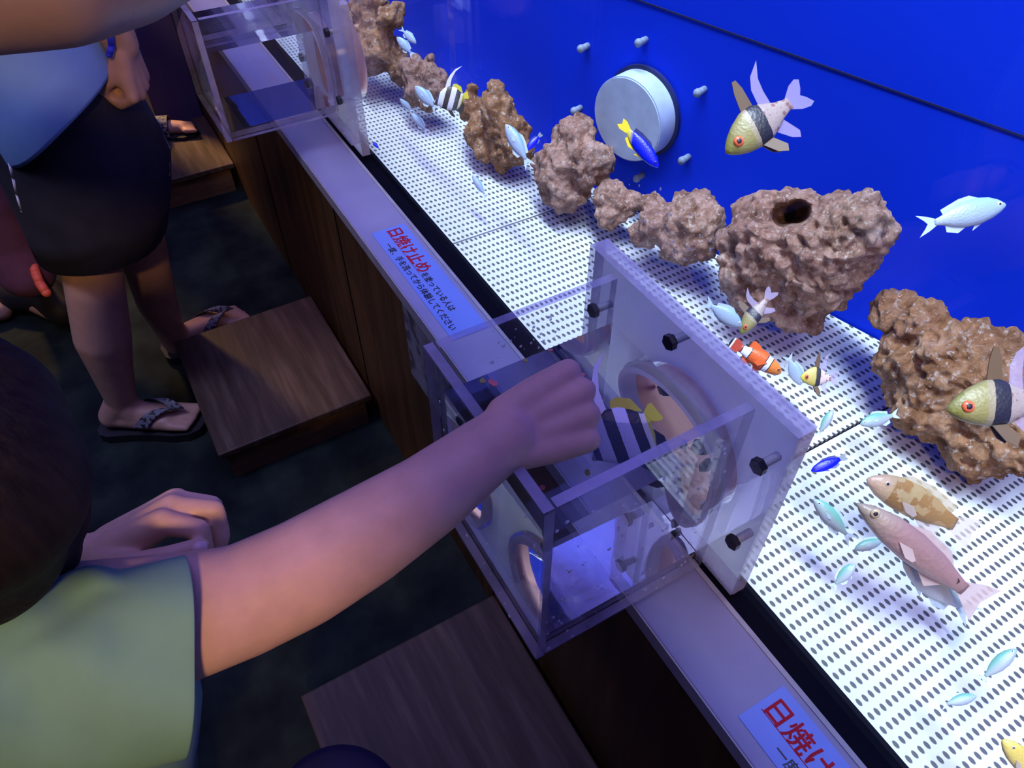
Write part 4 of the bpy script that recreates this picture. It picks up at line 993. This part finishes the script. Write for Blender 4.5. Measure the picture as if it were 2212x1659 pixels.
chrom_green = fish_mat('pale_green_scales', [(0, (0.36, 0.42, 0.44)), (1, (0.32, 0.42, 0.45))], [(0.38, (1, 0.92, 1.05)), (0.50, (0.9, 1, 0.98)), (0.60, (0.45, 1.0, 0.75))])
species('chromis', c_prof, c_fins, chrom_blue, [fin_mat('pale_fin', (0.55, 0.70, 0.82), 0.6)], (0.40, 0.025, 0.032, 0.045), (0.7, 0.8, 0.85))
# damsel: slim, saturated blue
d_prof = [(0.5, 0.004, 0.004, 0.004), (0.47, 0.04, 0.035, 0.03), (0.38, 0.095, 0.085, 0.055), (0.22, 0.135, 0.125, 0.07), (0.02, 0.135, 0.13, 0.065), (-0.15, 0.1, 0.1, 0.045), (-0.26, 0.055, 0.055, 0.02), (-0.3, 0.05, 0.05, 0.008)]
d_fins = [('tail_fin', [(-0.27, 0.045), (-0.42, 0.09), (-0.5, 0.07), (-0.45, 0.0), (-0.5, -0.07), (-0.42, -0.09), (-0.27, -0.045)], 0, {}),
          ('dorsal_fin', [(0.24, 0.12), (0.1, 0.175), (-0.1, 0.165), (-0.24, 0.13), (-0.22, 0.05)], 1, {}), ('anal_fin', [(0.05, -0.12), (-0.1, -0.17), (-0.24, -0.12), (-0.22, -0.05)], 0, {}),
          ('pelvic_fin', [(0.2, -0.12), (0.06, -0.18), (0.1, -0.12)], 0, {})]
blue_m = fish_mat('vivid_blue_scales', [(0, (0.0, 0.005, 0.75)), (1, (0.0, 0.01, 0.95))], None, 0, None, 0.05, 0.3)
bluey_m = fish_mat('blue_and_yellow_scales', [(0, (0.55, 0.48, 0.02)), (0.26, (0.5, 0.45, 0.05)), (0.34, (0.0, 0.01, 0.55)), (1, (0.0, 0.01, 0.9))], None, 0.9)
species('damsel', d_prof, d_fins, blue_m, [fin_mat('dark_blue_fin', (0.05, 0.07, 0.35), 0.75, (0.25, 0.3, 0.3)), fin_mat('blue_black_fin', (0.0, 0.01, 0.2), 0.9)], (0.41, 0.02, 0.028, 0.046), (0.02, 0.02, 0.3))
species('damsel_yellow', d_prof, d_fins, bluey_m, [fin_mat('yellow_fin', (0.75, 0.62, 0.02), 0.95), fin_mat('blue_black_fin2', (0.01, 0.02, 0.12), 0.95)], (0.41, 0.02, 0.028, 0.046), (0.02, 0.02, 0.3))
# cardinalfish: deep, big eye, tall fins
k_prof = [(0.5, 0.012, 0.012, 0.008), (0.47, 0.055, 0.05, 0.03), (0.40, 0.115, 0.10, 0.055), (0.30, 0.175, 0.145, 0.075), (0.17, 0.225, 0.175, 0.085), (0.05, 0.225, 0.175, 0.08), (-0.06, 0.165, 0.135, 0.06), (-0.16, 0.105, 0.085, 0.04), (-0.25, 0.07, 0.06, 0.025), (-0.30, 0.062, 0.056, 0.01)]
k_fins = [('tail_fin', [(-0.27, 0.06), (-0.38, 0.14), (-0.46, 0.16), (-0.5, 0.13), (-0.46, 0.05), (-0.42, 0.0), (-0.46, -0.05), (-0.5, -0.13), (-0.45, -0.15), (-0.36, -0.12), (-0.27, -0.055)], 0, {}),
          ('front_dorsal_fin', [(0.15, 0.215), (0.10, 0.40), (0.05, 0.505), (0.01, 0.50), (0.0, 0.40), (0.02, 0.20)], 1, dict(th=0.012)),
          ('rear_dorsal_fin', [(-0.03, 0.17), (-0.06, 0.33), (-0.13, 0.44), (-0.27, 0.53), (-0.18, 0.38), (-0.15, 0.25), (-0.14, 0.12)], 0, {}),
          ('anal_fin', [(-0.02, -0.14), (-0.12, -0.28), (-0.19, -0.33), (-0.22, -0.27), (-0.15, -0.09)], 0, {}),
          ('pelvic_fin', [(0.17, -0.16), (0.10, -0.30), (0.02, -0.36), (-0.02, -0.30), (0.05, -0.16)], 1, dict(th=0.012, y=0.02, splay=0.25, zref=-0.16)),
          ('pelvic_fin', [(0.17, -0.16), (0.10, -0.28), (0.03, -0.33), (0.0, -0.28), (0.05, -0.16)], 1, dict(th=0.012, y=-0.02, splay=-0.25, zref=-0.16))]
card_m = fish_mat('cardinal_scales', [(0.0, (0.30, 0.23, 0.22)), (0.21, (0.32, 0.26, 0.24)), (0.515, (0.02, 0.02, 0.03)), (0.645, (0.28, 0.24, 0.15)), (0.70, (0.24, 0.22, 0.075)), (0.88, (0.18, 0.18, 0.045))],
                 None, 0.18, (15, (0.22, 0.11, 0.10), 0.12, 0.50, 0.30, 'spot'), 0.02, 0.4, 'CONSTANT')
species('cardinal', k_prof, k_fins, card_m, [fin_mat('clear_fin', (0.40, 0.34, 0.55), 0.35), fin_mat('brown_fin', (0.10, 0.055, 0.022), 0.95)], (0.355, 0.01, 0.055, 0.058), (0.65, 0.13, 0.05))
card_m2 = fish_mat('olive_cardinal_scales', [(0.0, (0.62, 0.50, 0.48)), (0.50, (0.03, 0.03, 0.03)), (0.62, (0.48, 0.42, 0.10)), (0.90, (0.55, 0.50, 0.06))], None, 0.1, (15, (0.22, 0.11, 0.10), 0.1, 0.48, 0.30, 'spot'), 0.03, 0.4, 'CONSTANT')
# clownfish
w_prof = [(0.5, 0.02, 0.02, 0.02), (0.47, 0.065, 0.06, 0.05), (0.39, 0.115, 0.1, 0.08), (0.26, 0.15, 0.135, 0.09), (0.08, 0.155, 0.15, 0.085), (-0.08, 0.125, 0.12, 0.07), (-0.2, 0.085, 0.08, 0.045), (-0.28, 0.065, 0.062, 0.025), (-0.31, 0.06, 0.06, 0.01)]
w_fins = [('tail_fin', [(-0.27, 0.06), (-0.38, 0.115), (-0.47, 0.10), (-0.5, 0.03), (-0.5, -0.03), (-0.47, -0.10), (-0.38, -0.115), (-0.27, -0.06)], 1, dict(th=0.01)),
          ('dorsal_fin', [(0.22, 0.14), (0.12, 0.18), (0.02, 0.175), (-0.04, 0.21), (-0.14, 0.235), (-0.22, 0.17), (-0.2, 0.07)], 0, dict(th=0.012)),
          ('anal_fin', [(-0.02, -0.13), (-0.1, -0.2), (-0.2, -0.17), (-0.2, -0.07)], 0, dict(th=0.01)),
          ('pectoral_fin', [(0.2, 0.02), (0.08, -0.10), (0.0, -0.08), (0.06, 0.03)], 0, dict(y=0.098, th=0.012)), ('pectoral_fin', [(0.2, 0.02), (0.08, -0.10), (0.0, -0.08), (0.06, 0.03)], 0, dict(y=-0.098, th=0.012)),
          ('pelvic_fin', [(0.2, -0.14), (0.08, -0.22), (0.04, -0.14)], 0, dict(th=0.01))]
OR, WH, BL = (0.78, 0.13, 0.015), (0.85, 0.88, 0.92), (0.015, 0.01, 0.01)
clown_m = fish_mat('clown_scales', [(0.0, BL), (0.03, WH), (0.06, (0.55, 0.07, 0.03)), (0.225, BL), (0.24, WH), (0.37, BL), (0.385, OR), (0.66, BL), (0.675, WH), (0.755, BL), (0.77, (0.80, 0.24, 0.03))], None, 0.0, None, 0.03, 0.35, 'CONSTANT', 1, 0.1)
fin_or = fish_mat('orange_fin', [(0.0, BL), (0.30, BL), (0.335, OR), (1, OR)], None, 0.0, None, 0.02, 0.5, 'LINEAR', 1, 0)
species('clown', w_prof, w_fins, clown_m, [fin_or, clown_m], (0.42, 0.035, 0.03, 0.07), (0.6, 0.2, 0.03))
# bannerfish: disc with black and white bands and a long pennant
b_prof = [(0.5, 0.012, 0.012, 0.01), (0.45, 0.04, 0.04, 0.025), (0.38, 0.11, 0.11, 0.045), (0.28, 0.22, 0.2, 0.06), (0.12, 0.31, 0.30, 0.07), (-0.04, 0.33, 0.33, 0.065), (-0.18, 0.27, 0.28, 0.05), (-0.28, 0.16, 0.17, 0.035), (-0.33, 0.07, 0.07, 0.02), (-0.37, 0.06, 0.06, 0.008)]
bb = [(0.0, (0.60, 0.56, 0.05)), (0.17, (0.72, 0.72, 0.60)), (0.24, (0.03, 0.03, 0.035)), (0.38, (0.74, 0.77, 0.82)), (0.545, (0.03, 0.03, 0.035)), (0.70, (0.70, 0.73, 0.78)), (0.87, (0.05, 0.05, 0.10)), (0.95, (0.55, 0.56, 0.6))]
ban_m = fish_mat('banded_scales', bb, None, 0.55, None, 0.015, 0.4, 'CONSTANT', 1, 0.1)
b_fins = [('tail_fin', [(-0.34, 0.06), (-0.46, 0.10), (-0.5, 0.09), (-0.49, -0.09), (-0.46, -0.10), (-0.34, -0.06)], 0, {}),
          ('soft_dorsal_fin', [(-0.10, 0.30), (-0.16, 0.36), (-0.24, 0.35), (-0.35, 0.25), (-0.36, 0.08), (-0.2, 0.2)], 0, dict(th=0.012)),
          ('pennant_fin', [(0.10, 0.29), (0.0, 0.47), (-0.12, 0.60), (-0.30, 0.72), (-0.50, 0.76), (-0.29, 0.66), (-0.14, 0.50), (-0.06, 0.32)], 1, dict(th=0.012)),
          ('anal_fin', [(-0.05, -0.31), (-0.16, -0.42), (-0.26, -0.40), (-0.34, -0.24), (-0.30, -0.10)], 2, dict(th=0.012)),
          ('pelvic_fin', [(0.16, -0.26), (0.10, -0.42), (0.02, -0.50), (-0.01, -0.46), (0.05, -0.28)], 2, dict(th=0.014))]
species('banner', b_prof, b_fins, ban_m, [fin_mat('yellow_soft_fin', (0.68, 0.64, 0.05), 0.95), fin_mat('white_pennant', (0.78, 0.8, 0.84), 1.0), fin_mat('black_fin', (0.02, 0.02, 0.025), 1.0)], (0.385, 0.055, 0.032, 0.04), (0.1, 0.1, 0.2))
# mottled tan fish and long pink fish
t_prof = [(0.5, 0.01, 0.01, 0.01), (0.47, 0.045, 0.04, 0.035), (0.38, 0.105, 0.085, 0.06), (0.24, 0.145, 0.115, 0.075), (0.08, 0.15, 0.12, 0.07), (-0.08, 0.12, 0.1, 0.055), (-0.2, 0.08, 0.07, 0.035), (-0.28, 0.062, 0.055, 0.02), (-0.32, 0.056, 0.05, 0.008)]
t_fins = [('tail_fin', [(-0.29, 0.055), (-0.4, 0.10), (-0.5, 0.12), (-0.475, 0.0), (-0.5, -0.12), (-0.4, -0.10), (-0.29, -0.05)], 0, {}),
          ('dorsal_fin', [(0.28, 0.13), (0.18, 0.185), (0.0, 0.19), (-0.15, 0.16), (-0.26, 0.13), (-0.24, 0.05), (0.0, 0.12)], 1, {}),
          ('anal_fin', [(0.0, -0.1), (-0.1, -0.17), (-0.22, -0.14), (-0.22, -0.05)], 0, {}), ('pectoral_fin', [(0.20, -0.03), (0.13, -0.09), (0.06, -0.10), (0.04, -0.07), (0.1, -0.02)], 0, dict(y=0.077, splay=0.1))]
tan_m = fish_mat('mottled_tan_scales', [(0, (0.42, 0.20, 0.11)), (0.3, (0.42, 0.27, 0.12)), (0.7, (0.46, 0.36, 0.19)), (1, (0.52, 0.36, 0.29))], [(0.38, (1.0, 1.0, 0.95)), (0.6, (0.85, 0.85, 0.75))], 0, (10, (0.30, 0.17, 0.055), 0.15, 0.80, 0.47, 'noise'), 0.1)
species('wrasse', t_prof, t_fins, tan_m, [fin_mat('pale_tan_fin', (0.60, 0.52, 0.48), 0.4), fin_mat('tan_fin', (0.55, 0.48, 0.30), 0.55)], (0.36, 0.04, 0.026, 0.055), (0.6, 0.5, 0.4))
p_prof = [(0.5, 0.006, 0.006, 0.008), (0.46, 0.03, 0.03, 0.03), (0.38, 0.062, 0.058, 0.05), (0.25, 0.095, 0.085, 0.065), (0.08, 0.105, 0.095, 0.068), (-0.1, 0.088, 0.08, 0.055), (-0.22, 0.06, 0.055, 0.035), (-0.3, 0.042, 0.04, 0.02), (-0.34, 0.04, 0.038, 0.008)]
p_fins = [('tail_fin', [(-0.31, 0.04), (-0.42, 0.10), (-0.5, 0.125), (-0.46, 0.0), (-0.49, -0.12), (-0.42, -0.09), (-0.31, -0.038)], 0, {}),
          ('dorsal_fin', [(0.16, 0.10), (0.06, 0.14), (-0.12, 0.125), (-0.2, 0.06)], 0, {}), ('anal_fin', [(-0.05, -0.085), (-0.14, -0.13), (-0.22, -0.055)], 0, {}),
          ('pectoral_fin', [(0.19, -0.02), (0.10, -0.07), (0.05, -0.065), (0.04, -0.045), (0.1, -0.005)], 0, dict(y=0.066, splay=0.1)),
          ('tail_spot', [(-0.235, 0.02), (-0.25, 0.03), (-0.268, 0.02), (-0.265, 0.0), (-0.25, -0.01), (-0.236, 0.003)], 1, dict(th=0.055))]
pink_m = fish_mat('pink_brown_scales', [(0, (0.33, 0.19, 0.18)), (0.7, (0.30, 0.175, 0.17)), (0.86, (0.30, 0.23, 0.19)), (1, (0.26, 0.23, 0.18))], [(0.415, (1.5, 1.8, 1.8)), (0.475, (1.0, 1.0, 1.0)), (0.6, (0.95, 0.95, 0.95))])
species('pinkfish', p_prof, p_fins, pink_m, [fin_mat('pale_pink_fin', (0.62, 0.48, 0.46), 0.6), fin_mat('dark_spot', (0.05, 0.02, 0.02), 1.0)], (0.40, 0.02, 0.030, 0.047), (0.45, 0.36, 0.22))
yel_m = fish_mat('yellow_scales', [(0, (0.7, 0.55, 0.12)), (1, (0.72, 0.62, 0.15))], [(0.4, (1.1, 1.1, 1.2)), (0.6, (0.9, 0.85, 0.6))])
white_m = fish_mat('silver_white_scales', [(0, (0.46, 0.50, 0.58)), (1, (0.52, 0.57, 0.64))], [(0.45, (1, 1, 1)), (0.6, (0.85, 1.0, 0.75))])
silver_m = fish_mat('silver_blue_scales', [(0, (0.30, 0.38, 0.50)), (1, (0.34, 0.43, 0.53))], [(0.36, (1, 0.97, 1)), (0.5, (0.95, 1, 1)), (0.64, (0.75, 0.97, 0.95))])

G1 = 'pale blue-green fish in the tank'
def chr_(label, head, tail, where, up=1, mat=None, zs=1.0): return build_fish('chromis', 'chromis', label, 'fish', head, tail, where, up, G1, zs, mat)
build_fish('cardinal', 'cardinalfish', 'spotted fish with yellow head, black band before plain blue wall', 'fish', (1568, 330), (1742, 195), ('x', 0.62), 1, 'spotted black banded fish')
build_fish('cardinal', 'cardinalfish', 'large blurry black banded fish cut by the right picture edge', 'fish', (2045, 885), (2310, 862), ('x', 0.60), 1, 'spotted black banded fish', 0.95)
build_fish('cardinal', 'cardinalfish', 'small yellow headed black banded fish above the perforated floor', 'fish', (1729, 815), (1812, 818), ('x', 0.60), 1, 'spotted black banded fish', 1.28, card_m2)
build_fish('cardinal', 'cardinalfish', 'spotted fish half hidden under the biggest rock', 'fish', (1600, 722), (1672, 625), ('x', 0.60), 1, 'spotted black banded fish', 0.75)
build_fish('chromis', 'chromis', 'plump silver blue fish alone against the blue wall, right', 'fish', (2173, 442), (1982, 490), ('x', 0.66), 1, G1, 0.9, silver_m)
build_fish('clown', 'clownfish', 'orange fish with white bands beside the box flange', 'fish', (1686, 806), (1577, 738), ('x', 0.48), 1)
chr_('see-through pale blue fish in front of the biggest rock', (1602, 705), (1520, 650), ('x', 0.52), 1, silver_m, 1.1)
chr_('faint pale fish just left of the small yellow headed fish', (1730, 832), (1700, 765), ('z', 0.66), 1, silver_m, 1.2)
chr_('thin green fish pointing up beside the flange corner', (1800, 885), (1765, 945), ('z', 0.68), 1, chrom_green, 0.8)
chr_('pale green fish under the orange brown rock slab', (1858, 917), (1945, 893), ('z', 0.66), 1, chrom_green, 1.0)
build_fish('damsel', 'damselfish', 'vivid blue fish over the floor right of the flange', 'fish', (1752, 1018), (1830, 985), ('z', 0.68), 1, 'vivid blue fish')
build_fish('wrasse', 'wrasse', 'mottled tan fish behind the long pink fish', 'fish', (1873, 1035), (2105, 1155), ('z', 0.66), 1, None, 1.05, None)
build_fish('pinkfish', 'snapper', 'long pinkish brown fish with dark tail spot over the floor', 'fish', (1852, 1088), (2128, 1310), ('z', 0.70), 1, None, 1.05)
build_fish('chromis', 'chromis', 'silver white fish swimming right under the long pink fish', 'fish', (1950, 1208), (2105, 1335), ('z', 0.655), 1, G1, 0.95, white_m)
chr_('blue-green fish heading up left of the long pink fish', (1757, 1078), (1845, 1172), ('z', 0.68), 1, chrom_green, 0.85)
chr_('green fish touching the belly of the long pink fish', (1845, 1188), (1925, 1160), ('z', 0.66), 1, chrom_green, 0.85)
chr_('curved green fish below the blue-green one near the flange foot', (1848, 1218), (1795, 1272), ('z', 0.66), 1, chrom_green, 1.0)
chr_('green fish with drooping tail near the right picture edge', (2196, 1402), (2112, 1475), ('z', 0.66), 1, chrom_green, 0.8)
chr_('small pale green fish lowest among those at right', (2110, 1503), (2030, 1525), ('z', 0.66), 1, chrom_green, 0.85)
build_fish('wrasse', 'wrasse', 'yellow fish cut off at the bottom right picture corner', 'fish', (2166, 1598), (2262, 1712), ('z', 0.68), 1, None, 1.15, yel_m)
build_fish('damsel_yellow', 'damselfish', 'blue and yellow fish in front of the white disc', 'fish', (1422, 362), (1340, 262), ('x', 0.60), 1, 'vivid blue fish', 0.95)
build_fish('damsel', 'damselfish', 'vivid blue fish between pointed rock and two tier rock', 'fish', (1137, 325), (1170, 288), ('x', 0.58), 1, 'vivid blue fish', 1.1)
build_fish('damsel', 'damselfish', 'tiny dark blue fish over the far floor plate', 'fish', (818, 320), (803, 305), ('z', 0.66), 1, 'vivid blue fish', 1.2)
chr_('blue-green fish in front of the tall pointed rock', (1092, 268), (1146, 362), ('x', 0.55), 1, None, 0.85)
build_fish('banner', 'bannerfish', 'tall black and white striped fish with trailing white fin by the rocks', 'fish', (936, 222), (1012, 205), ('x', 0.52), 1, 'black and white striped fish', 1.0)
chr_('pale blue fish close left of the tall striped fish', (896, 186), (946, 240), ('x', 0.52), 1, None, 1.0)
chr_('pale blue fish before the large far rock, lower of two', (857, 80), (894, 122), ('x', 0.52), 1, None, 1.0)
chr_('pale blue fish before the large far rock, upper of two', (899, 94), (864, 60), ('x', 0.53), 1, None, 0.95)
chr_('pale blue fish beside the farthest brown rock', (722, 47), (746, 78), ('x', 0.50), 1, None, 1.0)
chr_('faint green fish over the floor under the large far rock', (747, 132), (782, 158), ('z', 0.66), 1, chrom_green, 0.9)
chr_('small blue fish under the pinkish rock, upper of two', (863, 213), (892, 244), ('z', 0.68), 1, None, 0.85)
chr_('small blue fish under the pinkish rock, lower of two', (888, 244), (926, 288), ('z', 0.68), 1, None, 0.8)
chr_('small blue fish alone over the middle floor plate', (1020, 378), (1052, 428), ('z', 0.66), 1, None, 0.75)
build_fish('banner', 'bannerfish', 'black and white striped fish inside the front feeding box', 'fish', (1278, 1008), (1420, 885), ('d', 0.715), 1, 'black and white striped fish', 1.2)
